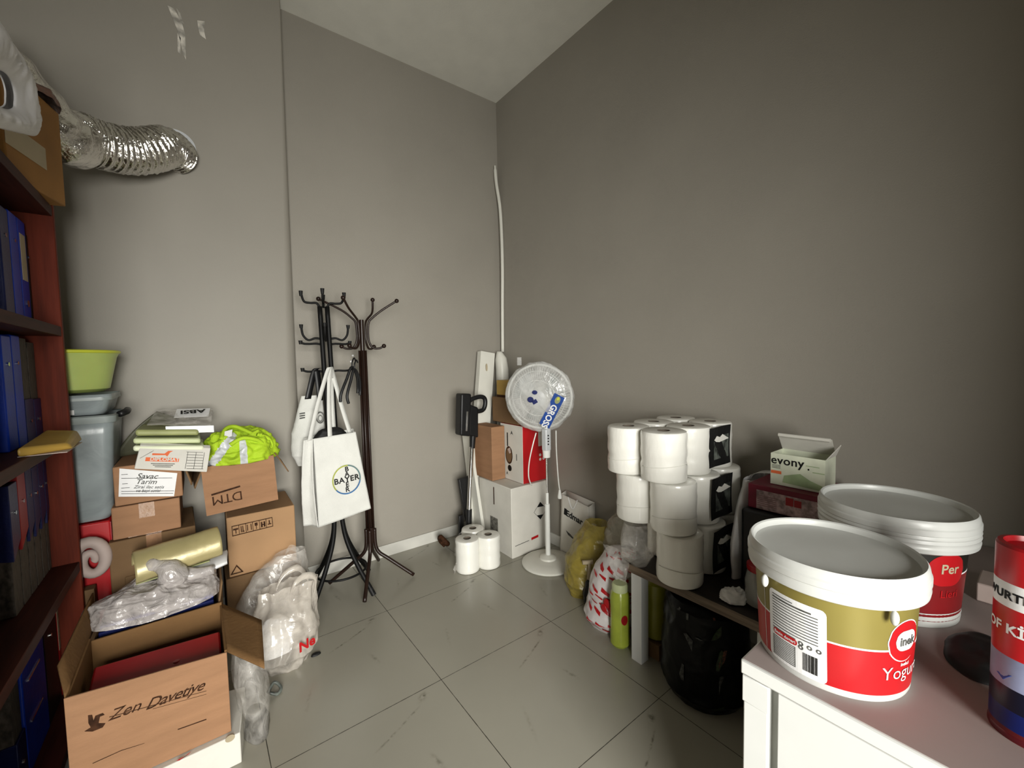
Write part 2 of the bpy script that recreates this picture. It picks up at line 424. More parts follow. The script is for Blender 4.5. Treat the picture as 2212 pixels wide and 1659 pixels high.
def crinkle(p, f, seed):
    q = Vector(p)*f+Vector((seed*7.3, seed*3.1, seed*1.7))
    a = 1-2*abs(noise.noise(q)); b = 1-2*abs(noise.noise(q*2.3+Vector((5, 1, 2))))
    return a*0.65+b*0.35
def bag_mb(prof, amp=0.018, freq=9, seed=1, nu=96, nv=56, top_open=True, zamp=0.4, vfold=0.0, nfold=9, zs=1.0):
    """crumpled bag: prof = [(cx,cy,z,rx,ry)] from the bottom up"""
    mb = MB(); P = [Vector((0, 0, 0))]*0
    def at(v):
        t = v*(len(prof)-1); i = min(int(t), len(prof)-2); k = t-i; k = k*k*(3-2*k)
        return [prof[i][q]*(1-k)+prof[i+1][q]*k for q in range(5)]
    def fn(u, v):
        cx, cy, z, rx, ry = at(v)
        a = 2*math.pi*u
        ca, sa = math.cos(a), math.sin(a)
        base = Vector((cx+rx*ca, cy+ry*sa, z))
        s = crinkle((base.x, base.y, base.z*zs), freq, seed)*amp*min(1, (rx+ry)/0.08)
        s += vfold*math.cos(a*nfold+3*noise.noise(Vector((v*2, seed, 0))))*(rx+ry)*0.5*v
        base += Vector((ca, sa, 0))*s
        base.z += zamp*amp*crinkle(base, freq*1.3, seed+9)*(1 if v > 0.1 else v*10)
        return base
    mb.grid(fn, nu, nv, wrap=True)
    # close the bottom
    n = nu; b = mb.v[:n]; c = np.mean(b, axis=0)
    o = len(mb.v); mb.v.append(tuple(c))
    for i in range(n): mb.f.append((o, (i+1) % n, i)); mb.m.append(0)
    if not top_open:
        o2 = (nv-1)*nu; c = np.mean(mb.v[o2:o2+nu], axis=0); mb.v.append(tuple(c)); k = len(mb.v)-1
        for i in range(n): mb.f.append((k, o2+i, o2+(i+1) % n)); mb.m.append(0)
    # never below the floor
    zmin = min(p[2] for p in prof)
    mb.v = [(x, y, max(z, zmin+0.001*0)) for x, y, z in mb.v]
    return mb
def spline(pts, n=8):
    pts = [Vector(p) for p in pts]; out = []
    for i in range(len(pts)-1):
        p0 = pts[max(i-1, 0)]; p1 = pts[i]; p2 = pts[i+1]; p3 = pts[min(i+2, len(pts)-1)]
        for k in range(n):
            t = k/n
            out.append(0.5*((2*p1)+(p2-p0)*t+(2*p0-5*p1+4*p2-p3)*t*t+(3*p1-p0-3*p2+p3)*t**3))
    out.append(pts[-1]); return out
def ribbon(pts, w, side):
    """flat strap along pts, width w along side"""
    side = Vector(side).normalized()*w/2; mb = MB(); k = len(pts)
    vs = [Vector(p)-side for p in pts]+[Vector(p)+side for p in pts]
    mb.add(vs, [(i, i+1, k+i+1, k+i) for i in range(k-1)]); return mb

# ------------------------------------------------------------------ the room
CZ = 3.264; CX = -1.475; CD = -0.07   # ceiling height, column edge, column front
XL, YR = -2.68, -3.6
struct('floor', MB().box(XL-0.1, 0.1, YR-0.1, 0.1, -0.1, 0.0), 'floor')
struct('ceiling', MB().box(XL-0.1, 0.1, YR-0.1, 0.1, CZ, CZ+0.1), 'ceil')
struct('wall_back', MB().box(XL-0.1, 0.1, 0.0, 0.1, 0, CZ), 'wall')
struct('wall_right', MB().box(0, 0.1, YR-0.1, 0.0, 0, CZ), 'wall')
struct('wall_left', MB().box(XL-0.1, XL, YR-0.1, 0.0, 0, CZ), 'wall')
# rear wall with the doorway the daylight comes through
rw = MB()
rw.box(-1.40, 0, YR-0.1, YR, 0, CZ); rw.box(XL, -1.40, YR-0.1, YR, 1.93, CZ)
struct('wall_rear', rw, 'wall')
# boxed-out column, rounded plaster edge
col = MB()
def cprof(z):
    r_ = 0.008+0.052*min(1, max(0, (3.15-z)/1.9))
    p = [(XL, 0.0), (XL, CD), (CX-0.35, CD)]
    for k in range(13):
        a_ = -math.pi/2+k*math.pi/24
        p.append((CX-r_+r_*math.cos(a_), CD+r_+r_*math.sin(a_)))
    return p+[(CX, 0.0)]
zs = [0.0, 0.6, 1.25, 1.8, 2.4, 2.8, 3.15, CZ]; n = len(cprof(0))
for z in zs: col.v += [(x, y, z) for x, y in cprof(z)]
for j in range(len(zs)-1):
    for i in range(n-1): col.f.append((j*n+i, j*n+i+1, (j+1)*n+i+1, (j+1)*n+i)); col.m.append(0)
colo = struct('wall_column', col, 'wallg', smooth='auto')
# strips of old tape left on the column near the ceiling
def patch(pts, y=CD-0.0015):
    return [U(px, py, 'y', y) for px, py in pts]
tr = MB()
for pts in ([(362, 12), (375, 18), (392, 45), (400, 75), (402, 130), (396, 118), (385, 70)],
            [(381, 18), (389, 28), (397, 52), (391, 48)],
            [(383, 70), (390, 82), (390, 118), (384, 112)],
            [(426, 44), (442, 46), (441, 68), (445, 85), (432, 76), (428, 60)]):
    p = patch(pts); tr.add(p, [tuple(range(len(p)))])
part('tape_residue', tr, 'scr', colo, solid=0.001)
# baseboards
bb = MB(); bb.box(CX, 0, -0.012, 0, 0, 0.078); struct('baseboard_back', bb, 'base', bevel=0.002)
bb = MB(); bb.box(-0.012, 0, YR, -0.012, 0, 0.078); struct('baseboard_right', bb, 'base', bevel=0.002)
bb = MB(); bb.box(XL, CX+0.012, CD-0.012, CD, 0, 0.078); bb.box(CX, CX+0.012, CD, -0.012, 0, 0.078); struct('baseboard_column', bb, 'base', bevel=0.002)
# wall plug dots left in the paint beside the coat stands
for q, w_ in (((762, 768), 'upper'), ((758, 781), 'lower')):
    c = U(*q, 'y', -0.001)
    single('wall_plug', MB().tube([c, c+Vector((0, -0.002, 0))], 0.006, n=12), 'paper', w_+' tiny white filler dot on the grey wall left of the brown coat stand pole', 'wall plug')
# loose white trunking in the corner
pts = [U(1069, 358, 'y', -0.03), U(1072, 395, 'y', -0.035), U(1080, 450, 'y', -0.05), U(1087, 520, 'y', -0.06), U(1091, 590, 'y', -0.06), U(1091, 660, 'y', -0.05), U(1090, 760, 'y', -0.04)]
pts = [p if p.x < -0.016 else Vector((-0.016, p.y, p.z)) for p in pts]
single('cable', MB().tube(spline(pts, 8), [0.008]*3+[0.0125]*46, n=12), 'wplas', 'white cable trunking running loosely up the corner of the grey walls', 'cable', smooth=True)

# ------------------------------------------------------------------ cardboard boxes
def carton(name, label, x0, x1, y0, y1, z0, z1, m='card', rz=0.0, ry=0.0, tape=True, open_=False, mat_in='card_in', group='cardboard boxes stacked in the left corner'):
    cx, cy = (x0+x1)/2, (y0+y1)/2
    t = thing(name, label, 'box', (cx, cy, z0), group=group, rot=(0, ry, rz))
    w, d, h = x1-x0, y1-y0, z1-z0
    if not open_:
        part('body', MB().box(-w/2, w/2, -d/2, d/2, 0, h), m, t, local=True, bevel=0.004)
        if tape:
            tp = MB(); tp.box(-0.024, 0.024, -d/2-0.0012, d/2+0.0012, h-0.0002, h+0.0012)
            tp.box(-0.024, 0.024, -d/2-0.0014, -d/2-0.0002, h*0.55, h+0.001)
            part('packing_tape', tp, 'tape', t, local=True)
    else:
        b = MB(); th = 0.005
        b.box(-w/2, w/2, -d/2, d/2, 0, th)
        b.box(-w/2, w/2, -d/2, -d/2+th, th, h); b.box(-w/2, w/2, d/2-th, d/2, th, h)
        b.box(-w/2, -w/2+th, -d/2+th, d/2-th, th, h); b.box(w/2-th, w/2, -d/2+th, d/2-th, th, h)
        part('body', b, m, t, local=True)
    return t, w, d, h
def flap(t, a, b, c, d, m='card_in', th=0.005, n=8, bulge=None, name='flap'):
    mb = MB(); mb.quad(a, b, c, d, nu=n, nv=n, bulge=bulge)
    return part(name, mb, m, t, solid=th, smooth=True)

# left stack
carton('cardboard_box', 'brown carton lowest of the left stack in the corner, mostly hidden', -2.26, -1.99, -0.45, -0.14, 0.0, 0.355, 'card_d', tape=False)
t, w_, d_, h_ = carton('cardboard_box', 'flat brown taped carton third from the top of the left stack', -2.245, -1.975, -0.47, -0.15, 0.357, 0.607, 'card_d', rz=R(1.5))
t, w_, d_, h_ = carton('cardboard_box', 'taped tan carton second from top of left stack, under the one with the paper label', -2.228, -2.018, -0.46, -0.15, 0.609, 0.738, 'card', ry=R(0.3))
part('shiny_tape_patch', MB().box(-0.06, 0.045, -d_/2-0.0045+0.005, -d_/2+0.003, 0.0, 0.035), 'tape', t, local=True)
t, w_, d_, h_ = carton('cardboard_box', 'tan carton on top of left stack with a handwritten white paper label', -2.215, -2.005, -0.46, -0.15, 0.742, 0.898, 'card', tape=False)
flap(t, (-2.004, -0.45, 0.896), (-2.004, -0.18, 0.896), (-1.968, -0.18, 0.79), (-1.975, -0.45, 0.78), 'card_d')
y = -0.4615
lab = MB(); la = [U(258, 1012, 'y', y), U(383, 1022, 'y', y), U(376, 1072, 'y', y), U(256, 1073, 'y', y)]
lab.quad(la[3], la[2], la[1], la[0]); L1 = part('paper_label', lab, 'paper', t, label='white shipping label with handwriting')
uu = la[2]-la[3]; vv = Vector((0, 0, 1))
for s, q, sz in (('Savac', (318, 1029), 0.030), ('Tarim', (316, 1041), 0.027), ('Zirai ilac satis', (322, 1052), 0.017), ('ve bayi satisi', (320, 1060), 0.015)):
    part('handwriting', on_plane(text_mb(s, sz, 0.01, 0.25), U(*q, 'y', y), uu, vv, 0.0012), 'ink_gr', L1)
ln = MB()
for k, (x0, x1) in enumerate(((262, 276), (262, 372), (264, 276), (262, 280), (262, 376), (262, 374))):
    yy = (1026, 1034, 1046, 1055, 1062, 1067)[k]
    a = U(x0, yy, 'y', y-0.0008); b = U(x1, yy-1, 'y', y-0.0008)
    ln.quad(a, b, b+Vector((0, 0, 0.002)), a+Vector((0, 0, 0.002)))
part('printed_lines', ln, 'ink_gr', L1)
# pale printed flat box lying over the edge
a, b, c, d = U(303, 962, 'y', -0.47), U(455, 968, 'y', -0.47), U(447, 1020, 'y', -0.51), U(290, 1013, 'y', -0.51)
t = thing('flat_box', 'flat white printed box with orange lettering leaning over the top left carton', 'box', ((a+b+c+d)/4)[:])
th = Vector((0, 0.022, 0.010))
part('body', MB().hexa([d, c, c+th, d+th], [a, b, b+th, a+th]), 'cardw', t, bevel=0.002)
uu = (b-a).normalized(); vv = (a-d).normalized()
def PP(px, py, k=None):  # point on the sloping face
    n = (b-a).cross(d-a).normalized(); dd = _f+_r2*((px-1106)/FPX)-_u2*((py-829.5)/FPX)
    return CAM+dd*((a-CAM).dot(n)/dd.dot(n))
def face_quad(px, py, wd, hd):
    c0 = PP(px, py); m_ = rect(-wd/2, wd/2, -hd/2, hd/2); return on_plane(m_, c0, uu, vv, 0.0014)
part('orange_band', face_quad(351, 993, 0.105, 0.016), 'orange', t)
part('lettering', join(on_plane(text_mb('DIPLOMAT', 0.019, 0.03), PP(356, 993), uu, vv, 0.0022)), 'cardw', t)
part('bird_emblem', join(on_plane(poly2([(-0.03, -0.008), (0.012, -0.006), (0.018, -0.012), (0.025, 0.006), (0.034, 0.012), (0.018, 0.012), (0.008, 0.0), (-0.03, 0.0)]), PP(350, 980), uu, vv, 0.0016)), 'orange', t)
part('small_print', join(*[face_quad(352, 1002+k*3.4, 0.075-k*0.012, 0.0025) for k in range(3)]), 'ink_gr', t)
tb = MB()
for k in range(7):
    tb = join(tb, on_plane(rect(-0.028, 0.028, -0.0008, 0.0008), PP(421, 977+k*6), uu, vv, 0.0015))
for k in (-0.028, 0.0, 0.028):
    tb = join(tb, on_plane(rect(k-0.0007, k+0.0007, -0.036, 0.036), PP(421, 995), uu, vv, 0.0015))
part('printed_table', tb, 'ink_gr', t)
part('roof_line', on_plane(poly2([(-0.02, -0.02), (-0.018, -0.02), (0.018, 0.012), (0.018, 0.014)]), PP(318, 980), uu, vv, 0.0015), 'ink_gr', t)
# envelopes in a pile above it
def envelope(label, corners, m, thick, name='envelope', grp='envelopes piled on the left carton'):
    a, b, c, d = [Vector(p) for p in corners]; up = Vector((0, 0, thick))
    mb = MB(); mb.hexa([a, b, c, d], [a+up, b+up, c+up, d+up])
    return single(name, mb, m, label, 'envelope', grp, bevel=thick*0.35)
envelope('cream envelope directly above the flat white printed box', [(-2.150, -0.475, 0.955), (-1.925, -0.475, 0.925), (-1.925, -0.22, 0.920), (-2.150, -0.22, 0.940)], 'palew', 0.022)
envelope('pale green envelope between the cream one and the khaki one', [(-2.150, -0.455, 0.982), (-1.935, -0.455, 0.955), (-1.935, -0.18, 0.952), (-2.150, -0.18, 0.975)], 'pale', 0.022)
envelope('khaki envelope with silver end on top of the paper pile', [(-2.145, -0.42, 1.008), (-1.94, -0.42, 0.985), (-1.94, -0.17, 0.985), (-2.145, -0.17, 1.005)], 'khaki', 0.026)
t = thing('plastic_folder', 'crumpled clear plastic sleeve with black lettering topmost on the envelope pile', 'plastic folder', (-2.0, -0.3, 1.03))
mb = MB(); mb.quad((-2.11, -0.40, 1.040), (-1.895, -0.40, 1.018), (-1.88, -0.20, 1.075), (-2.09, -0.18, 1.085), 20, 20, bulge=lambda u, v: 0.010*crinkle((u*0.3, v*0.3, 0), 9, 3))
part('sleeve', mb, 'film', t, solid=0.002, smooth=True)
mb = MB(); mb.quad((-2.05, -0.405, 1.005), (-1.885, -0.405, 0.992), (-1.885, -0.405, 1.022), (-2.05, -0.405, 1.036), 8, 4)
part('silver_edge', mb, 'silver', t, solid=0.003)
mb = MB(); mb.quad((-2.025, -0.30, 1.060), (-1.90, -0.30, 1.055), (-1.89, -0.215, 1.085), (-2.015, -0.20, 1.09), 2, 2)
part('printed_sheet', mb, 'paper', t, solid=0.001)
part('lettering', on_plane(text_mb('ABSI', 0.048, 0.03), (-1.957, -0.255, 1.0735), Vector((-1, 0, 0)), Vector((0, -0.9, -0.36)), 0.006), 'ink', t)
# dark olive sheet leaning at the back
mb = MB()
mb.quad((-2.235, -0.24, 0.902), (-2.10, -0.16, 0.902), (-2.02, -0.14, 1.045), (-2.085, -0.20, 1.085), 12, 12, bulge=lambda u, v: -0.03*math.sin(math.pi*v)*(1-u))
single('folder', mb, 'olive', 'dark olive sheet of card leaning behind the envelope pile on left carton', 'folder', smooth=True, solid=0.006)

# right stack
carton('cardboard_box', 'dark brown carton at the bottom of the right stack beside the clear bags', -1.875, -1.565, -0.44, -0.14, 0.0, 0.322, 'card_d', tape=False)
t, w_, d_, h_ = carton('cardboard_box', 'yellow-brown carton with handling symbols in the middle of the right stack', -1.858, -1.582, -0.435, -0.14, 0.324, 0.600, 'card_y', rz=R(-1), tape=False)
yf = -0.4385
a = U(500, 1137, 'y', yf); b = U(588, 1117, 'y', yf); c = U(590, 1137, 'y', yf); d = U(502, 1159, 'y', yf)
uu = (b-a); vv = (a-d)
def Q(u, v): return a*(1-u)*(1-v)+b*u*(1-v)+c*u*v+d*(1-u)*v
sym = MB()
def strip(u0, v0, u1, v1):
    sym.quad(Q(u0, v1), Q(u1, v1), Q(u1, v0), Q(u0, v0))
for r_ in ((0, 0, 1, 0.07), (0, 0.93, 1, 1), (0, 0, 0.015, 1), (0.985, 0, 1, 1)): strip(*r_)
for k in range(1, 6): strip(k/6-0.006, 0, k/6+0.006, 1)
strip(0.03, 0.30, 0.15, 0.45); strip(0.08, 0.45, 0.10, 0.8)      # umbrella
for x in (0.21, 0.25, 0.36, 0.45): strip(x, 0.2, x+0.02, 0.8)    # arrows
strip(0.24, 0.7, 0.29, 0.8); strip(0.55, 0.2, 0.62, 0.5); strip(0.575, 0.5, 0.59, 0.85)
strip(0.70, 0.25, 0.74, 0.8); strip(0.77, 0.25, 0.81, 0.8); strip(0.70, 0.5, 0.81, 0.6); strip(0.87, 0.6, 0.96, 0.7); strip(0.90, 0.25, 0.93, 0.6)
sym.v = [(x, y-0.0010, z) for x, y, z in sym.v]
part('handling_symbols', sym, 'ink_br', t)
t2, w_, d_, h_ = t, w_, d_, h_
rc = disc2(0, 0, 0.020, 0.020, 3, 0.70); rc.v = [(-p[1]*1.45, p[0]*1.35, 0) for p in rc.v]
part('recycling_symbol', on_plane(rc, (-1.832, yf, 0.352), (1, 0, 0), (0, 0, 1), 0.0015), 'ink_br', t)
# DTM carton
t, w_, d_, h_ = carton('cardboard_box', 'tan carton printed DTM upside down, green vest on top', -1.93, -1.65, -0.425, -0.15, 0.632, 0.850, 'card', ry=R(-2.8), open_=True)
for o_ in ('DTM',):
    part('lettering', on_plane(text_mb(o_, 0.058, 0.0, 0, spacing=0.9), (0.062-0.14+0.02, -d_/2, 0.062), (-1, 0, 0), (0, 0, -1), 0.0012), 'ink_br', t, local=True)
part('printed_bar', on_plane(rect(-0.055, 0.055, -0.004, 0.004), (-0.060, -d_/2, 0.096), (-1, 0, -0.12), (0, 0, -1), 0.0012), 'ink_br', t, local=True)
flap(t, (-1.652, -0.42, 0.862), (-1.652, -0.16, 0.862), (-1.595, -0.16, 0.775), (-1.60, -0.42, 0.765), 'card_d')
flap(t, (-1.93, -0.42, 0.848), (-1.93, -0.16, 0.848), (-1.975, -0.16, 0.765), (-1.965, -0.42, 0.755), 'card_d')
# hi-vis vest heaped on the DTM carton
def heap(cx, cy, z0, rx, ry, h, amp, f, seed, n=70, fine=0.0):
    mb = MB()
    def fn(u, v):
        a = 2*math.pi*u; ph = v*math.pi/2
        rr = math.cos(ph)**0.6 if v < 0.999 else 0
        p = Vector((rx*rr*math.cos(a), ry*rr*math.sin(a), h*math.sin(ph)))
        k = crinkle(p, f, seed)
        d = Vector((p.x/rx, p.y/ry, p.z/h+0.3)).normalized()
        p = p+d*k*amp
        if fine: p = p+d*fine*(crinkle((p.x*0.35+p.y, p.y*0.6, p.z*1.4), f*3.2, seed+3)+0.6*crinkle((p.x+p.z, p.y, p.z*0.4), f*5, seed+5))
        return Vector((cx+p.x, cy+p.y, max(z0, z0+p.z)))
    mb.grid(fn, n, n//2, wrap=True); return mb
t = thing('safety_vest', 'crumpled fluorescent yellow-green safety vest heaped on the DTM carton', 'safety vest', (-1.79, -0.3, 0.85))
mb = heap(-1.785, -0.315, 0.835, 0.135, 0.12, 0.125, 0.034, 13, 4, n=130, fine=0.005)
part('fabric', mb, 'vest', t, smooth=True, solid=0.002)
def on_heap(pts, w):
    return ribbon(pts, w, (1, 0, 0.2))
vo = t.children[0]
vo.data.materials.append(M['silver'])
for p_ in vo.data.polygons:
    c = vo.location+p_.center+t.location
    if c.y < -0.36:
        l1 = (c.x+1.895)-(c.z-0.86)*0.75      # slanting strip at the left
        l2 = (c.x+1.782)
        if abs(l1) < 0.020 or (abs(l2) < 0.014 and c.z < 0.945): p_.material_index = 1
part('care_tag', on_heap([(-1.835, -0.405, 0.962), (-1.830, -0.385, 0.990)], 0.030), 'paper', t, solid=0.002)
for pp in ([(-1.86, -0.40, 0.955), (-1.84, -0.36, 0.995), (-1.80, -0.34, 1.0), (-1.74, -0.37, 0.965), (-1.70, -0.40, 0.955)],
           [(-1.83, -0.43, 0.93), (-1.78, -0.43, 0.955), (-1.72, -0.42, 0.935), (-1.69, -0.40, 0.90)],
           [(-1.72, -0.40, 0.96), (-1.675, -0.38, 0.935), (-1.66, -0.38, 0.89), (-1.70, -0.41, 0.875)]):
    part('hem', MB().tube(spline(pp, 6), 0.009, n=8), 'vest', t, smooth=True)

# ------------------------------------------------------------------ big open box in front with printed flap side
t = thing('open_cardboard_box', 'large open tan carton printed with script lettering in the left foreground', 'box', (-2.08, -0.93, 0.10))
x0, x1, yf, yb, z0, z1 = -2.262, -1.902, -1.10, -0.77, 0.104, 0.375
b = MB(); th = 0.006
b.hexa([(x0, yf, z0), (x1, yf, z0), (x1, yf+th, z0), (x0, yf+th, z0)], [(x0, yf, z1+0.028), (x1, yf, z1-0.006), (x1, yf+th, z1-0.006), (x0, yf+th, z1+0.028)])
b.box(x0, x1, yf+th, yb, z0, z0+th)
part('front_panel', b, 'card', t, bevel=0.0015)
b = MB(); b.box(x0, x1, yb-th, yb, z0, z1+0.01); b.box(x0, x0+th, yf+th, yb-th, z0, z1+0.02); b.box(x1-th, x1, yf+th, yb-th, z0, z1)
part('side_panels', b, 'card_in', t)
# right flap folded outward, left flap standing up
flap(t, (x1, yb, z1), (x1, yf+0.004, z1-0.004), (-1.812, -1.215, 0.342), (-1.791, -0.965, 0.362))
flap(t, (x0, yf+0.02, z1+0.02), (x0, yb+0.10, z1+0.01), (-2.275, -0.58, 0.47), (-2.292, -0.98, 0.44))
# script print, underline, figure and scratches on the front
def lift(m_): return m_
def fz(q): return U(*q, 'y', yf-0.0006)
uu = fz((440, 1478))-fz((250, 1545))
part('lettering', on_plane(text_mb('Zen', 0.042, 0.0, 0.45), fz((268, 1536)), uu, (0, 0, 1), 0.001), 'ink_br', t)
part('lettering', on_plane(text_mb('Davetiye', 0.043, 0.004, 0.5, spacing=0.9), fz((378, 1502)), uu, (0, 0, 1), 0.001), 'ink_br', t)
ul = MB(); a_ = fz((236, 1550)); b_ = fz((446, 1493)); ul.quad(a_, b_, b_+Vector((0, 0, 0.0015)), a_+Vector((0, 0, 0.0022)))
a_ = fz((330, 1532)); b_ = fz((446, 1500)); ul.quad(a_, b_, b_+Vector((0, 0, 0.0012)), a_+Vector((0, 0, 0.0012)))
a_ = fz((384, 1577)); b_ = fz((446, 1555)); ul.quad(a_, b_, b_+Vector((0, 0, 0.0035)), a_+Vector((0, 0, 0.003)))
a_ = fz((200, 1650)); m_ = fz((262, 1622)); b_ = fz((312, 1606)); ul.quad(a_, m_, m_+Vector((0, 0, 0.002)), a_+Vector((0, 0, 0.002))); ul.quad(m_, b_, b_+Vector((0, 0, 0.001)), m_+Vector((0, 0, 0.002)))
part('printed_lines', ul, 'ink_br', t)
fg = [(182, 1580), (196, 1571), (191, 1562), (190, 1545), (199, 1544), (202, 1556), (206, 1546), (222, 1540), (226, 1544), (216, 1548), (213, 1562), (228, 1562), (222, 1571), (200, 1580)]
p = [fz(q)+Vector((0, -0.0006, 0)) for q in fg]
part('printed_figure', MB().add(p, [tuple(range(len(p)))]), 'ink_br', t)
# contents: red ring binder
a, b = Vector((-2.236, -0.885, 0.352)), Vector((-1.914, -0.915, 0.350))
t = thing('ring_binder', 'red lever-arch binder leaning inside the open foreground carton', 'binder', (-2.07, -1.0, 0.13))
a2, b2 = Vector((-2.236, -1.085, 0.318)), Vector((-1.914, -1.085, 0.308)); dn = Vector((0, 0.0, -0.06))
part('cover', MB().hexa([a2+dn, b2+dn, b+dn, a+dn], [a2, b2, b, a]), 'redd', t, bevel=0.006)
for k_, f_ in ((0.63, 0.45), (0.42, 0.62)):
    c = (a.lerp(b, k_)).lerp(a2.lerp(b2, k_), f_)
    part('rivet', MB().lathe([(0.004, 0.0), (0.009, 0.001), (0.009, 0.003), (0.004, 0.004)], c, n=18), 'redd', t, smooth='auto')
part('page_edge', MB().box(-2.246, -2.239, -1.08, -1.0, 0.24, 0.33), 'paper', t)

# white torn carton under it
mb = MB(); pts = [(-2.27, -1.12), (-1.88, -1.12), (-1.85, -0.90), (-2.27, -0.78)]
mb.hexa([(x, y, 0.0) for x, y in pts], [(x, y, 0.102) for x, y in pts])
t = thing('flat_box', 'white stained low carton underneath the foreground carton', 'box', (-2.07, -0.98, 0))
part('body', mb, 'cardw', t, bevel=0.003)
part('stain', on_plane(disc2(0, 0, 0.013, 0.011), U(497, 1595, 'y', -1.1205), (1, 0, 0), (0, 0, 1), 0.0005), mat('brown_stain', (0.36, 0.30, 0.20), 0.7), t)
part('torn_label', on_plane(poly2([(-0.02, -0.004), (0.01, -0.002), (0.03, 0.014), (0.018, 0.004), (-0.012, -0.008)]), U(398, 1632, 'y', -1.1205), (1, 0, 0), (0, 0, 1), 0.0006), M['redd'], t)

# box behind with folders, carrier bag
t, w_, d_, h_ = carton('open_cardboard_box', 'open brown carton behind the foreground box, full of blue folders', -2.26, -1.91, -0.765, -0.485, 0.0, 0.355, 'card_d', open_=True, tape=False)
flap(t, (-1.912, -0.76, 0.355), (-1.912, -0.49, 0.355), (-1.896, -0.49, 0.455), (-1.896, -0.74, 0.445), 'card_d')
for k, (yy, zz, mm, lb) in enumerate(((-0.735, 0.385, 'blued', 'front navy folder standing in the rear open carton'), (-0.705, 0.392, 'blue', 'blue folder just behind the front navy folder in the rear open carton'), (-0.675, 0.383, 'blued', 'third navy folder back in the rear open carton under the knotted bag'))):
    single('folder', MB().box(-2.245, -1.925, yy, yy+0.022, 0.01, zz+k*0.002), mm, lb, 'folder', 'folders in the rear open carton', bevel=0.003)
t = thing('plastic_bag', 'knotted milky white plastic bag lying on the folders in the open carton', 'plastic bag', (-2.09, -0.66, 0.39))
mb = heap(-2.095, -0.655, 0.392, 0.185, 0.115, 0.085, 0.024, 9, 12, n=160, fine=0.005)
part('bag_body', mb, 'filmw', t, smooth=True)
mb = MB()
mb.tube(spline([(-2.05, -0.67, 0.44), (-2.045, -0.68, 0.475), (-2.05, -0.69, 0.505), (-2.07, -0.68, 0.532), (-2.105, -0.66, 0.545), (-2.125, -0.65, 0.54)], 6), [0.030, 0.027, 0.024, 0.024, 0.028, 0.034, 0.040, 0.044, 0.046, 0.047, 0.047, 0.046, 0.045, 0.044, 0.042, 0.040, 0.037, 0.034, 0.030, 0.026, 0.022, 0.020, 0.020, 0.022, 0.024, 0.024, 0.022, 0.02, 0.018, 0.014, 0.008], n=24)
mb.tube(spline([(-2.04, -0.665, 0.49), (-1.99, -0.67, 0.475), (-1.955, -0.68, 0.478), (-1.925, -0.69, 0.482)], 6), [0.026-0.0003*i for i in range(19)], n=16)
mb.v = [tuple(Vector(p)+Vector((1, 0.3, 0.8))*0.008*crinkle(p, 12, 2)) for p in mb.v]
part('knot', mb, 'filmw', t, smooth=True)
# padded mailers
t = thing('padded_envelope', 'khaki gold padded mailer rolled on top of the white papers', 'envelope', (-2.02, -0.6, 0.47))
mb = MB()
def fn(u, v):
    x = -2.160+0.262*u; a = R(-25)+R(215)*v
    rr = 0.058+0.006*math.sin(3*u)
    return Vector((x+0.012*math.cos(a), -0.60-0.075*math.cos(a)*1.0+0.02*u, 0.525+0.022*u+0.068*math.sin(a)*(1.0 if a < 1.6 else 0.8)+0.004*crinkle((u*0.3, v*0.2, 0), 12, 5)))
mb.grid(fn, 40, 30)
part('mailer', mb, 'gold_env', t, smooth=True, solid=0.006)
mb = MB(); mb.quad((-2.15, -0.66, 0.492), (-1.93, -0.63, 0.50), (-1.925, -0.50, 0.50), (-2.15, -0.50, 0.49), 10, 6)
part('inner_flap', mb, 'khaki', t, solid=0.004)
mb = MB(); mb.quad((-2.03, -0.69, 0.452), (-1.872, -0.66, 0.475), (-1.868, -0.57, 0.51), (-1.99, -0.55, 0.49), 12, 12, bulge=lambda u, v: 0.012*math.sin(3*v+1))
t2 = single('paper_sheet', mb, 'paper', 'white crumpled papers sticking out to the right under the khaki mailer', 'paper', smooth=True, solid=0.012)
# support for the mailers: short carton in the gap
carton('cardboard_box', 'plain brown carton behind the rear open carton, below the khaki mailer', -2.20, -1.89, -0.478, -0.455, 0.0, 0.46, 'card_d', tape=False)

# ------------------------------------------------------------------ carrier bags on the floor in front of the right stack
t = thing('plastic_bag', 'clear carrier bag with red printed letters on the floor by the black coat stand', 'plastic bag', (-1.66, -0.66, 0))
mb = bag_mb([(-1.685, -0.69, 0.0, 0.075, 0.07), (-1.69, -0.685, 0.05, 0.115, 0.10), (-1.68, -0.67, 0.13, 0.125, 0.10), (-1.675, -0.655, 0.21, 0.115, 0.085), (-1.66, -0.645, 0.275, 0.10, 0.06), (-1.655, -0.64, 0.31, 0.10, 0.035)], 0.020, 13, 21, 130, 70, vfold=0.10, zs=0.3)
part('bag_body', mb, 'filmc', t, smooth=True)
for s, q in ((1, [(-1.66, -0.70, 0.29), (-1.645, -0.71, 0.335), (-1.60, -0.70, 0.355), (-1.555, -0.69, 0.33), (-1.56, -0.69, 0.27)]), (2, [(-1.70, -0.62, 0.30), (-1.67, -0.61, 0.345), (-1.61, -0.61, 0.36), (-1.57, -0.62, 0.30)])):
    part('handle', ribbon(spline(q, 8), 0.028, (0.2, 0.5, 0.8)), 'filmc', t, smooth=True, solid=0.003)
part('lettering', on_plane(text_mb('Ne', 0.058, 0.03), (-1.618, -0.795, 0.105), (0.9, 0.35, 0.0), (0, 0, 1), 0.0), 'red', t)
mb = heap(-1.72, -0.68, 0.06, 0.055, 0.05, 0.13, 0.025, 14, 33, n=50)
single('crumpled_paper', mb, 'paper', 'crumpled white scraps showing inside the clear carrier bag with red letters', 'paper', smooth=True)
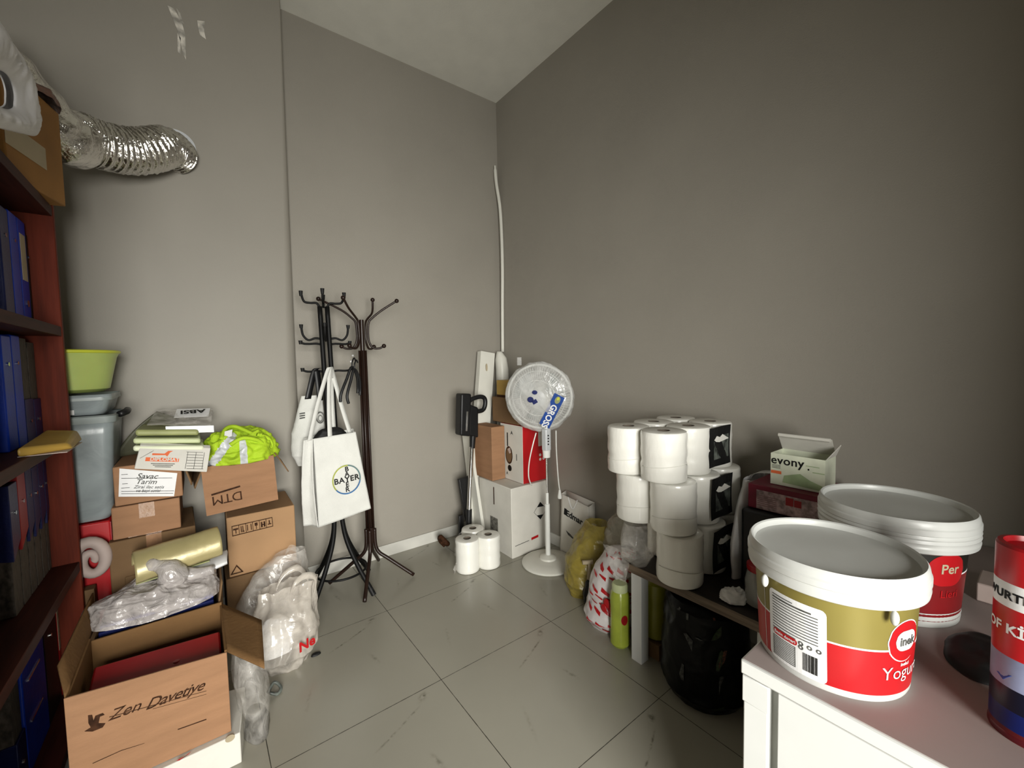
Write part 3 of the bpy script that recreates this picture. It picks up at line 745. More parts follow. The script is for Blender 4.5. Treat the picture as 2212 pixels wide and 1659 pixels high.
t = thing('plastic_bag', 'thin clear plastic bag behind the lettered carrier bag against the bottom carton', 'plastic bag', (-1.68, -0.5, 0))
mb = bag_mb([(-1.72, -0.515, 0.0, 0.12, 0.055), (-1.72, -0.51, 0.10, 0.13, 0.06), (-1.70, -0.505, 0.22, 0.13, 0.055), (-1.66, -0.50, 0.32, 0.11, 0.045), (-1.62, -0.50, 0.40, 0.055, 0.03)], 0.016, 10, 41, 90, 50, zs=0.35)
part('bag_body', mb, 'film', t, smooth=True)
part('handle', ribbon(spline([(-1.66, -0.53, 0.37), (-1.63, -0.53, 0.43), (-1.59, -0.52, 0.40), (-1.585, -0.52, 0.34)], 6), 0.025, (0.2, 0.5, 0.8)), 'film', t, smooth=True)
t = thing('plastic_bag', 'clear plastic wrapper crushed on the floor right of the foreground carton', 'plastic bag', (-1.82, -0.98, 0))
mb = bag_mb([(-1.825, -0.975, 0.0, 0.035, 0.10), (-1.83, -0.97, 0.10, 0.045, 0.11), (-1.84, -0.97, 0.20, 0.045, 0.11), (-1.845, -0.97, 0.30, 0.03, 0.09)], 0.012, 10, 51, 80, 40, zs=0.3)
part('bag_body', mb, 'film', t, smooth=True)
single('cable_tie', MB().tube(spline([(-1.775, -0.86, 0.012), (-1.75, -0.84, 0.03), (-1.73, -0.86, 0.012), (-1.745, -0.88, 0.006), (-1.77, -0.875, 0.02)], 6), 0.006, n=8), 'greys', 'small grey twisted scrap on the floor at the foot of the lettered bag', 'scrap', smooth=True)
single('dark_scrap', heap(-1.575, -0.73, 0.0, 0.018, 0.010, 0.008, 0.004, 30, 5, n=16), 'rubber', 'tiny dark scrap lying on the floor tiles beside the lettered bag', 'scrap', smooth=True)

# ------------------------------------------------------------------ tubs and basin behind the bookshelf
SX, SY = -2.355, -0.30
t = thing('box', 'glossy red box under the plastic tubs, beside the bookshelf end', 'box', (-2.35, -0.3, 0))
part('body', MB().box(-2.46, -2.235, -0.43, -0.15, 0.0, 0.685), 'red', t, bevel=0.006)
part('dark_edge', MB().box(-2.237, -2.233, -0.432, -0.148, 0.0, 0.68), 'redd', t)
t = thing('storage_tub', 'tall frosted plastic storage tub standing on the red box', 'storage tub', (SX, SY, 0.69))
mb = MB(); W2 = 0.135
def rr_ring(cx, cy, z, hx, hy, r, n=8):
    out = []
    for qx, qy, a0 in ((1, 1, 0), (-1, 1, 90), (-1, -1, 180), (1, -1, 270)):
        for k in range(n): 
            a = R(a0+90*k/(n-1)); out.append((cx+qx*(hx-r)+r*math.cos(a), cy+qy*(hy-r)+r*math.sin(a), z))
    return out
def rr_shell(mb, levels, cx, cy, r=0.03, cap=True):
    rings = [rr_ring(cx, cy, z, hx, hy, r) for z, hx, hy in levels]; n = len(rings[0])
    vs = [p for rg in rings for p in rg]
    fs = [(i*n+j, i*n+(j+1) % n, (i+1)*n+(j+1) % n, (i+1)*n+j) for i in range(len(rings)-1) for j in range(n)]
    if cap: fs.append(tuple(range(n))[::-1])
    mb.add(vs, fs)
    return mb
rr_shell(mb, [(0.692, 0.115, 0.115), (0.715, 0.128, 0.125), (1.03, 0.145, 0.14), (1.09, 0.15, 0.145)], SX, SY)
part('body', mb, 'tub', t, smooth='auto', solid=0.003)
mb = MB(); rr_shell(mb, [(1.075, 0.158, 0.152), (1.10, 0.160, 0.154), (1.105, 0.15, 0.145)], SX, SY); part('rim', mb, 'tubd', t, smooth='auto')
mb = MB(); mb.tube([(SX+0.165, SY-0.08, 1.10), (SX+0.180, SY-0.03, 1.105), (SX+0.175, SY+0.05, 1.105)], 0.013); part('handle', mb, 'blackp', t, smooth=True, label='dark grey carrying handle')
part('cloth', heap(SX, SY, 0.72, 0.10, 0.10, 0.28, 0.03, 8, 3, n=40), 'greys', t, smooth=True)
t = thing('storage_tub', 'shallow frosted tub stacked between the tall tub and the lime basin', 'storage tub', (SX, SY, 1.11))
mb = MB(); rr_shell(mb, [(1.108, 0.12, 0.12), (1.12, 0.13, 0.13), (1.165, 0.142, 0.138), (1.17, 0.148, 0.142), (1.185, 0.148, 0.142)], SX, SY)
part('body', mb, 'tub', t, smooth='auto', solid=0.003)
mb = MB(); rr_shell(mb, [(1.163, 0.150, 0.145), (1.172, 0.150, 0.145)], SX, SY); part('rim', mb, 'tubd', t, smooth='auto')
part('label_sticker', MB().box(SX-0.03, SX+0.045, SY-0.139, SY-0.136, 1.112, 1.130), 'paper', t)
t = thing('basin', 'round lime green plastic basin with yellow rim on top of the tubs', 'basin', (SX+0.01, SY, 1.19))
part('bowl', MB().lathe([(0.02, 1.192), (0.10, 1.192), (0.122, 1.205), (0.148, 1.33), (0.157, 1.350), (0.153, 1.35), (0.143, 1.33), (0.118, 1.21), (0.02, 1.197)], (SX+0.01, SY, 0)), 'basin', t, smooth='auto')
part('rim', MB().lathe([(0.150, 1.345), (0.160, 1.347), (0.163, 1.353), (0.158, 1.359), (0.150, 1.357)], (SX+0.01, SY, 0), close=False), 'rimy', t, smooth=True)
# pinkish foam roll by the shelf
t = thing('foam_roll', 'pinkish rolled foam sheet between the bookshelf and the red box', 'foam roll', (-2.30, -0.46, 0.46))
pts = []
for k in range(44):
    a_ = k*0.25-0.6; r_ = 0.010+0.0016*k; pts.append((-2.290+r_*0.75*math.cos(a_), -0.478+0.0004*(44-k), 0.553+r_*1.15*math.sin(a_)))
part('roll', MB().tube(pts, [0.012+0.00028*k for k in range(44)], n=16), 'pinkw', t, smooth=True)
single('cardboard_box', MB().box(-2.41, -2.285, -0.49, -0.44, 0.0, 0.45), 'card_d', 'narrow dark carton standing under the pinkish foam roll', 'box', 'cardboard boxes stacked in the left corner', bevel=0.003)

# ------------------------------------------------------------------ bookshelf with binders
XF, XB, YE, YN = -2.31, -2.62, -0.50, -1.42
t = thing('bookshelf', 'red-brown wooden bookshelf full of office binders at the left edge', 'bookshelf', (-2.46, -0.95, 0))
lean = 0.0
part('side_panel', MB().box(XB, XF, YE-0.022, YE, 0, 1.865), 'wood', t, bevel=0.002)
part('side_panel', MB().box(XB, XF, YN, YN+0.022, 0, 1.865), 'wood', t, bevel=0.002)
SH = [0.10, 0.565, 1.035, 1.425, 1.845]
for z in SH:
    part('shelf', MB().box(XB+0.008, XF-0.002, YN+0.0225, YE-0.0225, z-0.022, z+0.012), 'woodd', t, bevel=0.002)
part('back_panel', MB().box(XB, XB+0.006, YN+0.0225, YE-0.0225, 0.02, 1.82), 'woodd', t)
def binder(x1, y0, w, z0, h, m, label, kind='spine', d=0.225):
    t = thing('ring_binder', label, 'binder', (x1-d/2, y0-w/2, z0), group='binders in the bookshelf')
    f = lambda mb: mb
    if kind == 'spine':
        part('cover', MB().box(-d/2, d/2, -w/2, w/2, 0, h), m, t, local=True, bevel=0.004)
        part('spine_label', MB().box(d/2, d/2+0.001, -w*0.32, w*0.32, h*0.42, h*0.86), 'cream', t, local=True)
        part('finger_ring', MB().tube([(d/2-0.002, 0, h*0.2), (d/2+0.003, 0, h*0.2)], 0.012, n=16), 'chrome', t, local=True)
    elif kind == 'plain':
        part('cover', MB().box(-d/2, d/2, -w/2, w/2, 0, h), m, t, local=True, bevel=0.004)
        part('rivet', MB().tube([(d/2-0.001, 0, h*0.75), (d/2+0.003, 0, h*0.75)], 0.006, n=12), 'chrome', t, local=True)
    elif kind == 'rings':
        part('cover', MB().box(-d/2, d/2, -w/2, w/2, 0, h), m, t, local=True, bevel=0.004)
        for q in (0.36, 0.70):
            part('metal_bar', MB().box(d/2, d/2+0.003, -w*0.30, w*0.22, h*q, h*q+0.006), 'chrome', t, local=True)
    else:   # magazine file with cut-away front: pages show above or below
        lo = kind == 'low'
        part('pages', MB().box(-d/2+0.004, d/2-0.006, -w/2+0.003, w/2-0.003, 0.002, h), 'pages', t, local=True)
        a, b = (0, h*0.42) if lo else (h*0.55, h)
        c = MB(); s = -0.05 if not lo else 0.0
        c.hexa([(-d/2, -w/2, a), (d/2, -w/2, a+s), (d/2, w/2, a), (-d/2, w/2, a)], [(-d/2, -w/2, b), (d/2, -w/2, b), (d/2, w/2, b), (-d/2, w/2, b)])
        part('cover', c, m, t, local=True, bevel=0.002)
        part('rivet', MB().tube([(d/2-0.001, 0, (a+b)/2), (d/2+0.003, 0, (a+b)/2)], 0.006, n=12), 'chrome', t, local=True)
    return t
P_ = ['upper shelf', 'second shelf down', 'third shelf down', 'bottom shelf']
X1 = -2.375
row = [
 (3, [(0.018, 'blackp', 'plain', 0.31, 'thin black file next to the side panel on the upper shelf'), (0.078, 'blue', 'spine', 0.345, 'blue binder with cream spine label, nearest the side panel on the upper shelf'), (0.078, 'blue', 'plain', 0.345, 'second blue binder from the side panel on the upper shelf'), (0.078, 'blued', 'plain', 0.34, 'navy binder third from the side panel on the upper shelf')]),
 (2, [(0.08, 'blued', 'low', 0.33, 'navy file full of grey pages next to the side panel on the second shelf'), (0.085, 'blued', 'low', 0.34, 'second navy file of grey pages on the second shelf'), (0.078, 'blue', 'plain', 0.345, 'bright blue binder beside the grey page files on the second shelf'), (0.078, 'blue', 'plain', 0.34, 'blue binder farthest left on the second shelf')]),
 (1, [(0.035, 'blued', 'high', 0.40, 'narrow navy file against the side panel on the third shelf'), (0.06, 'blued', 'high', 0.40, 'navy file second from the side panel on the third shelf'), (0.06, 'blued', 'high', 0.39, 'navy file third from the side panel on the third shelf'), (0.06, 'blued', 'high', 0.40, 'navy file fourth from the side panel on the third shelf'), (0.07, 'redd', 'high', 0.40, 'dark red file at the left of the third shelf'), (0.07, 'blued', 'high', 0.38, 'navy file left of the dark red one on the third shelf')]),
 (0, [(0.03, 'red', 'spine', 0.40, 'thin red folder against the side panel on the bottom shelf'), (0.150, 'blackp', 'plain', 0.36, 'wide black block put in for the dark gap beside the thin red folder on the bottom shelf'), (0.210, 'blue', 'rings', 0.37, 'blue binder with two metal bars on the bottom shelf'), (0.07, 'blued', 'low', 0.36, 'navy file left of the barred blue binder on the bottom shelf')]),  # the wide black block paints the shade of a gap between the files
]
for si, items in row:
    yy = YE-0.024
    for k, (w_, m_, kind, h_, lb) in enumerate(items):
        binder(X1, yy, w_, SH[si]+0.0125, h_, m_, lb, kind); yy -= w_+0.004
# ochre envelope sticking out of the second shelf
mb = MB(); mb.quad((-2.42, -0.95, 1.052), (-2.245, -0.83, 1.048), (-2.255, -0.70, 1.052), (-2.42, -0.68, 1.055), 10, 10, bulge=lambda u, v: 0.004*math.sin(6*u))
t = thing('padded_envelope', 'ochre padded envelope sticking out over the edge of the second shelf', 'envelope', (-2.33, -0.8, 1.05))
mb = MB(); mb.hexa([(-2.33, -1.0, 1.049), (-2.235, -0.93, 1.049), (-2.245, -0.74, 1.049), (-2.335, -0.70, 1.049)], [(-2.33, -1.0, 1.075), (-2.245, -0.93, 1.068), (-2.255, -0.745, 1.085), (-2.335, -0.70, 1.09)])
part('body', mb, 'yenv', t, bevel=0.008, bseg=3)
part('page', MB().box(-2.334, -2.24, -0.98, -0.78, 1.0475, 1.049), 'pinkw', t)

# on top of the bookshelf
t = thing('cardboard_box', 'orange-brown carton on top of the bookshelf under the white bag', 'box', (-2.42, -0.62, 1.86), rz=R(-14), group='things on top of the bookshelf')
part('body', MB().box(-0.13, 0.12, -0.17, 0.12, 0.0, 0.32), 'orgbox', t, local=True, bevel=0.004)
part('cream_panel', MB().box(0.1205, 0.1215, -0.17, 0.02, 0.085, 0.155), 'cream', t, local=True)
t0 = t
single('bubble_wrap', heap(-2.37, -0.575, 2.183, 0.10, 0.10, 0.055, 0.014, 16, 8, n=50), 'skinny', 'brown bubble wrap bulging out above the carton on the bookshelf', 'bubble wrap', smooth=True)
t = thing('plastic_bag', 'white carrier bag with oval handle hole draped before the carton on top of the bookshelf', 'plastic bag', (-2.33, -0.85, 2.0))
# folded bag with an oval handle hole, hanging in front of the carton
outer = [(-120, 20), (-60, 10), (-20, 28), (2, 60), (22, 96), (40, 128), (54, 140), (58, 165), (66, 205), (77, 240), (84, 264), (74, 291), (40, 286), (0, 276), (-60, 262), (-110, 240), (-140, 180), (-140, 90)]
inner = [(-30, 160), (-24, 150), (-14, 148), (-4, 150), (8, 158), (16, 168), (22, 182), (26, 200), (26, 218), (24, 230), (14, 236), (2, 234), (-12, 228), (-26, 220), (-34, 208), (-38, 195), (-38, 180), (-36, 168)]
def loop(pts, n):
    k = len(pts); out = []
    for i in range(n):
        t_ = i/n*k; j = int(t_); f_ = t_-j; p0, p1, p2, p3 = [Vector((*pts[(j+q) % k], 0)) for q in (-1, 0, 1, 2)]
        out.append(0.5*((2*p1)+(p2-p0)*f_+(2*p0-5*p1+4*p2-p3)*f_*f_+(3*p1-p0-3*p2+p3)*f_**3))
    return out
Lo, Li = loop(outer, 120), loop(inner, 120)
for nm, xx, sgn, sd in (('front_side', -2.262, 1, 7), ('back_side', -2.276, -0.5, 9)):
    def fn(u, v):
        i = int(round(u*120)) % 120
        q = Li[i]*(1-v)+Lo[i]*v
        p = U(q.x, q.y, 'x', -2.265)
        h = 0.016*math.sin(math.pi*v)+0.010*crinkle((p.y*1.6, p.z*0.5, 1), 15, sd)*math.sin(math.pi*v)
        return Vector((xx+sgn*h, p.y, p.z))
    mb = MB(); mb.grid(fn, 120, 22, wrap=True)
    part(nm, mb, 'bagwhite', t, smooth=True, solid=0.003)

mb = bag_mb([(-2.40, -1.27, 1.8575, 0.065, 0.09), (-2.40, -1.27, 1.90, 0.08, 0.11), (-2.39, -1.26, 2.02, 0.08, 0.11), (-2.36, -1.24, 2.14, 0.065, 0.10), (-2.31, -1.20, 2.22, 0.03, 0.06), (-2.285, -1.15, 2.27, 0.012, 0.03)], 0.014, 10, 131, 80, 40, zs=0.4)
part('bag_body', mb, 'bagwhite', t, smooth=True)

# ------------------------------------------------------------------ aluminium duct
path = [Vector((-2.52, -0.56, 2.42)), U(120, 285, 'y', -0.42), U(170, 300, 'y', -0.34), U(225, 318, 'y', -0.29), U(280, 328, 'y', -0.24), U(330, 325, 'y', -0.195), U(360, 320, 'y', -0.145)]
path.append(Vector((path[-1].x+0.045, -0.074, path[-1].z)))
sp = spline(path, 26)
rad = [0.094*(1-0.16*(i/len(sp))**2)+0.0045*math.sin(i*1.05) for i in range(len(sp))]
mb = MB(); mb.tube(sp, rad, n=56, caps=False)
mb.v = [tuple(Vector(p)+Vector((0.3, -0.5, 0.7))*0.007*crinkle(p, 34, 6)) for p in mb.v]
t = thing('air_duct', 'shiny flexible aluminium air duct running from the shelf top into the wall', 'air duct', (-2.1, -0.25, 2.25))
part('hose', mb, 'alu', t, smooth=True)
e = U(392, 319, 'y', -0.074)
mb = MB(); T = Matrix.Rotation(R(90), 4, 'X')
mb.lathe([(0.070, 0), (0.080, 0), (0.080, 0.005), (0.070, 0.005)], (e.x-0.022, -0.0712, e.z), n=48, T=T @ Matrix.Scale(1, 4))
part('wall_collar', mb, 'silver', t, smooth='auto')

# ------------------------------------------------------------------ coat stands
def black_stand(cx, cy, tx, ty):
    t = thing('coat_stand', 'black metal coat stand with curved hooks, tote bags hanging on it', 'coat stand', (cx, cy, 0))
    def ax(z): k = z/1.64; return Vector((cx+(tx-cx)*k, cy+(ty-cy)*k, z))
    for q in range(4):
        a = R(-58+90*q); d = Vector((math.cos(a), math.sin(a), 0))
        pts = [ax(1.60)+d*0.026, ax(1.1)+d*0.026, ax(0.55)+d*0.027, ax(0.40)+d*0.030, ax(0.28)+d*0.055, ax(0.15)+d*0.12, ax(0.03)+d*0.20, ax(0.012)+d*0.212]
        part('leg', MB().tube(spline(pts, 6), 0.0125, n=12), 'blackm', t, smooth=True)
        part('rubber_foot', MB().tube([ax(0.0)+d*0.218, ax(0.035)+d*0.196], 0.0135, n=12), 'rubber', t)
        # top hooks: S curve up from each tube
        a = R(-14+90*q); d = Vector((math.cos(a), math.sin(a), 0)); e = ax(1.60)+d*0.020
        hk = [e, e+d*0.014+Vector((0, 0, 0.020)), e+d*0.045+Vector((0, 0, 0.020)), e+d*0.075+Vector((0, 0, 0.028)), e+d*0.088+Vector((0, 0, 0.075))]
        h = part('hook', MB().tube(spline(hk, 6), 0.0062, n=10), 'blackm', t, smooth=True)
        part('hook_tip', MB().tube([hk[-1]-Vector((0, 0, 0.02)), hk[-1]+Vector((0, 0, 0.008))], [0.008, 0.0105], n=12), 'rubber', h)
    for z, up, ro in ((1.425, 0.07, -14), (1.395, 0.012, -4), (1.245, 0.015, -4)):
        for q in range(4 if up > 0.05 else 2):
            a = R(ro+90*q) if up > 0.05 else R(ro+180*q)
            d = Vector((math.cos(a), math.sin(a), 0)); e = ax(z)+d*0.026
            hk = [e, e+d*0.025+Vector((0, 0, 0.004)), e+d*0.06+Vector((0, 0, -0.006 if up > 0.05 else 0.002)), e+d*0.085+Vector((0, 0, up*0.3)), e+d*(0.092 if up > 0.05 else 0.10)+Vector((0, 0, up))]
            h = part('hook', MB().tube(spline(hk, 6), 0.006, n=10), 'blackm', t, smooth=True)
            part('hook_tip', MB().tube([hk[-1]-Vector((0, 0, 0.012)), hk[-1]+Vector((0, 0, 0.008))], [0.008, 0.0105], n=12), 'rubber', h)
    part('brace_ring', MB().tube([ax(0.115)+Vector((0.135*math.cos(2*math.pi*k/40), 0.135*math.sin(2*math.pi*k/40), 0)) for k in range(40)], 0.006, n=10, closed=True), 'blackm', t, smooth=True)
    return t
black_stand(-1.325, -0.235, -1.362, -0.225)
def brown_stand(cx, cy):
    t = thing('coat_stand', 'brown metal coat stand with ball-tipped arms right of the black one', 'coat stand', (cx, cy, 0))
    tx = cx-0.004
    part('pole', MB().tube([(cx, cy, 0.24), (tx, cy, 1.535)], 0.0125, n=16), 'brownm', t, smooth='auto')
    for q in range(4):
        a = R(-28+90*q); d = Vector((math.cos(a), math.sin(a), 0)); c0 = Vector((cx, cy, 0))
        side = Vector((-d.y, d.x, 0))*0.0
        part('pole_rod', MB().tube([c0+d*0.019+Vector((0, 0, 0.24)), c0+d*0.017+Vector((-0.004, 0, 1.36))], 0.0065, n=10), 'brownm', t, smooth=True)
        pts = [(0.024, 0.315), (0.026, 0.22), (0.045, 0.17), (0.10, 0.125), (0.24, 0.012)]
        part('leg', MB().tube(spline([c0+d*r_+Vector((0, 0, z)) for r_, z in pts], 6), 0.0105, n=12), 'brownm', t, smooth=True)
        a = R((-24, 40, 158, 215)[q]); d = Vector((math.cos(a), math.sin(a), 0))
        pts = [((0.195, 0.12, 0.225, 0.15)[q], (1.645, 1.665, 1.65, 1.64)[q]), (0.11, 1.59), (0.055, 1.545), (0.036, 1.52), (0.030, 1.46), (0.034, 1.41), (0.055, 1.375), (0.09, 1.372), (0.115, 1.385)]
        h = part('hook', MB().tube(spline([c0+d*r_+Vector((0, 0, z)) for r_, z in pts], 6), 0.0062, n=10), 'brownm', t, smooth=True)
        for r_, z in (pts[0], pts[-1]): part('ball_tip', MB().ball(c0+d*r_+Vector((0, 0, z)), 0.0125, 12), 'brownm', h, smooth=True)
    part('leg_collar', MB().tube([(cx, cy, 0.235), (cx, cy, 0.325)], 0.022, n=18), 'brownm', t, smooth='auto')
    return t
brown_stand(-1.165, -0.26)
# black hangers
for k, (dx, dz, rz) in enumerate(((0.0, 0.0, 0.0), (0.012, -0.012, 0.5))):
    t = thing('clothes_hanger', ('front', 'rear')[k]+' black plastic clothes hanger dangling left of the brown coat stand pole', 'clothes hanger', (-1.235+dx, -0.33, 1.14), group='black clothes hangers')
    a = U(760, 793, 'y', -0.34)+Vector((dx, 0.0, dz)); 
    l = U(737, 850, 'y', -0.37)+Vector((dx*2.5, 0, dz)); l2 = l+Vector((-0.006+dx, 0.0, -0.045))
    r_ = U(773, 838, 'y', -0.30)+Vector((dx, 0, dz)); r2 = r_+Vector((-0.002, 0, -0.03))
    part('shoulder', MB().tube(spline([l2, l, (l+a)/2+Vector((0, 0, 0.004)), a, (a+r_)/2+Vector((0.012, 0, 0.006)), r_, r2], 6), 0.0075, n=10), 'blackp', t, smooth=True)
    part('hook', MB().tube(spline([a, a+Vector((0.004, 0, 0.03)), a+Vector((0.02, 0.02, 0.05)), a+Vector((0.03, 0.03, 0.035))], 6), 0.004, n=8), 'blackp', t, smooth=True)

# ------------------------------------------------------------------ tote bags
t = thing('tote_bag', 'white fabric tote bag with round cross-lettered logo on the black coat stand', 'tote bag', (-1.38, -0.37, 0.45))
yb = -0.385
TL, TR_, BR_, BM, BL = U(656, 951, 'y', yb), U(768, 933, 'y', yb), U(801, 1098, 'y', yb), U(688, 1139, 'y', yb), U(656, 1136, 'y', yb+0.05)
ML = U(652, 1030, 'y', yb+0.04)
front = MB()
TLi = TL.lerp(TR_, 0.17); 
front.quad(BM, BR_, TR_, TLi, 30, 40, bulge=lambda u, v: (0.016*math.sin(math.pi*u)*math.sin(math.pi*min(1, v*0.9+0.1))+0.004*crinkle((u*0.3, v*0.4, 0), 7, 3)))
part('front_panel', front, 'tote', t, smooth=True, solid=0.003)
gus = MB(); gus.quad(BL, BM, TLi, TL, 12, 40, bulge=lambda u, v: 0.018*math.sin(math.pi*v)-0.012*math.sin(math.pi*u)+0.004*crinkle((u*0.3, v*0.5, 2), 7, 4))
part('side_gusset', gus, 'tote', t, smooth=True, solid=0.003)
bk = MB(); off = Vector((0.012, 0.085, 0.0)); bk.quad(BL+off*0.8, BR_+off+Vector((-0.01, 0, 0.0)), TR_+Vector((0.005, 0.05, 0.012)), TL+Vector((0.01, 0.06, 0.0)), 16, 24, bulge=lambda u, v: -0.012*math.sin(math.pi*v))
part('back_panel', bk, 'tote', t, smooth=True, solid=0.003)
gr = MB(); gr.quad(BR_, BR_+off+Vector((-0.01, 0, 0)), TR_+Vector((0.005, 0.05, 0.012)), TR_, 10, 24, bulge=lambda u, v: -0.01*math.sin(math.pi*u))
part('side_gusset', gr, 'tote', t, smooth=True, solid=0.003)
part('bottom_panel', MB().quad(BM, BL+off*0.5, BR_+off, BR_, 2, 2), 'tote', t, solid=0.003)
apex = U(713, 800, 'y', -0.30)
for q0, q1, sw in (((668, 949), (706, 946), 0.022), ((716, 945), (761, 934), 0.022)):
    a = U(*q0, 'y', yb-0.002) ; b = U(*q1, 'y', yb-0.002)
hd = MB()
h1 = spline([U(669, 952, 'y', yb-0.002), U(685, 880, 'y', -0.35), U(706, 806, 'y', -0.31), apex+Vector((0, 0, 0.012)), U(711, 830, 'y', -0.315), U(711, 890, 'y', -0.35), U(713, 948, 'y', yb-0.004)], 8)
part('handle', ribbon(h1, 0.024, (1, 0.25, 0.1)), 'tote', t, smooth=True, solid=0.002)
h2 = spline([U(722, 945, 'y', yb+0.06), U(718, 880, 'y', -0.33), U(715, 806, 'y', -0.30), apex+Vector((0.008, 0.01, 0.012)), U(725, 830, 'y', -0.31), U(742, 890, 'y', -0.35), U(758, 940, 'y', yb+0.04)], 8)
part('handle', ribbon(h2, 0.024, (1, 0.25, 0.1)), 'tote', t, smooth=True, solid=0.002)
part('dark_contents', heap((TL.x+TR_.x)/2+0.01, yb+0.045, TL.z-0.04, 0.085, 0.025, 0.075, 0.012, 20, 2, n=36), 'rubber', t, smooth=True)
# round logo, built on the front panel
fu = (BR_-BM).normalized(); lc = U(749, 1036, 'y', yb-0.024)
uax = (U(775, 1030, 'y', yb)-U(725, 1042, 'y', yb)).normalized(); vax = Vector((0, 0, 1))
logo = MB()
nseg = 72
R0, R1 = 0.067, 0.073
ringm = [MB(), MB(), MB()]
for k in range(nseg):
    a0, a1 = 2*math.pi*k/nseg, 2*math.pi*(k+1)/nseg
    am = math.degrees((a0+a1)/2)
    which = 0 if 80 < am < 215 else (1 if (am >= 215 and am < 345) else 2)
    ringm[which].add([(r_*math.cos(a)*1.0, r_*math.sin(a)*1.08, 0) for r_, a in ((R0, a0), (R1, a0), (R1, a1), (R0, a1))], [(0, 1, 2, 3)])
mats_ = [mat('lime_logo_ink', (0.36, 0.40, 0.06), 0.7), mat('blue_logo_ink', (0.03, 0.14, 0.35), 0.7), mat('teal_logo_ink', (0.10, 0.18, 0.18), 0.7)]
for w_, mm in zip(ringm, mats_): part('logo_ring', on_plane(w_, lc, uax, vax, 0.001), mm, t)
part('logo_lettering', on_plane(text_mb('BAYER', 0.042, 0.02, spacing=1.08), lc, uax, vax, 0.0015), 'ink', t)
for k, ch in enumerate('BAYER'):
    if k != 2: part('logo_lettering', on_plane(text_mb(ch, 0.036, 0.02), lc+vax*(0.0275*(2-k)*1.0)+uax*0.002, uax, vax, 0.0015), 'ink', t)

t = thing('tote_bag', 'white tote bag with black handles hanging behind the round-logo tote', 'tote bag', (-1.47, -0.2, 0.75))
mb = bag_mb([(-1.470, -0.235, 0.745, 0.055, 0.022), (-1.472, -0.235, 0.80, 0.078, 0.045), (-1.465, -0.23, 0.92, 0.080, 0.045), (-1.450, -0.225, 1.03, 0.062, 0.035), (-1.440, -0.225, 1.115, 0.050, 0.018)], 0.008, 9, 61, 70, 40)
part('bag_body', mb, 'tote', t, smooth=True)
for q in ([U(665, 862, 'y', -0.255), U(672, 830, 'y', -0.25), U(680, 800, 'y', -0.24), U(690, 795, 'y', -0.235)], [U(692, 865, 'y', -0.26), U(688, 830, 'y', -0.25), U(684, 800, 'y', -0.24)]):
    part('handle', ribbon(spline(q, 6), 0.032, (1, 0.2, 0)), 'blackp', t, solid=0.003, smooth=True)
part('printed_marks', join(*[on_plane(rect(-0.014, 0.014, -0.0022, 0.0022), U(653, 893+k*5, 'y', -0.284), (1, 0.2, 0.05), (0, 0, 1), 0) for k in range(3)]), 'ink', t)
rg = join(disc2(0, 0, 0.022, 0.032, 24, 0.8), disc2(0, -0.004, 0.012, 0.018, 20, 0.8))
part('printed_logo', on_plane(rg, U(692, 902, 'y', -0.285), (1, 0.2, 0), (0, 0, 1), 0), 'ink_gr', t)

# ------------------------------------------------------------------ the far corner
# white carton with diamond warning mark
t = thing('white_carton', 'white carton with a black diamond hazard mark standing in the far corner', 'box', (-0.21, -0.385, 0))
x0, x1, y0, y1, zt = -0.362, -0.055, -0.576, -0.195, 0.462
part('body', MB().box(x0, x1, y0, y1, 0, zt), 'cardw', t, bevel=0.004)
def dm(poly, mi='ink', nm='hazard_diamond'):
    return part(nm, on_plane(poly, U(1167, 1103, 'y', y0-0.0005), (1, 0, 0), (0, 0, 1), 0.001), mi, t)
d = 0.058
dm(poly2([(0, d*1.05), (-d*0.48, d*0.5), (d*0.55, d*0.42)])); dm(poly2([(0, -d*1.05), (-d*0.52, -d*0.45), (d*0.5, -d*0.55)][::-1]))
ol = MB(); pts = [(-d, 0), (0, d*1.05), (d, 0), (0, -d*1.05)]
for k in range(4):
    a, b = Vector((*pts[k], 0)), Vector((*pts[(k+1) % 4], 0)); ol.quad(a*0.95, b*0.95, b, a)
ol.f = [f[::-1] for f in ol.f]
part('diamond_outline', on_plane(ol, U(1167, 1103, 'y', y0-0.0005), (1, 0, 0), (0, 0, 1), 0.0012), 'ink', t)
a = U(1113, 1181, 'y', y0-0.001); b = U(1143, 1168, 'y', y0-0.001)
pm = MB(); pm.quad(a, b, b+Vector((0, 0, 0.004)), a+Vector((0, 0, 0.004))); part('printed_line', pm, 'ink_gr', t)
a = U(1148, 1167, 'y', y0-0.001); b = U(1163, 1160, 'y', y0-0.001)
pm = MB(); pm.quad(a, b, b+Vector((0, 0, 0.017)), a+Vector((0, 0, 0.017))); part('red_mark', pm, 'red', t)
pm = MB(); pm.box(x0-0.0012, x0-0.0002, -0.385, -0.375, 0.31, 0.43); part('slot_mark', pm, 'ink_br', t)
pm = MB(); pm.box(x0-0.0012, x0-0.0002, -0.42, -0.33, 0.07, 0.22); part('grey_label', pm, mat('grey_label_print', (0.22, 0.21, 0.18), 0.7, var=0.25, vscale=70), t)
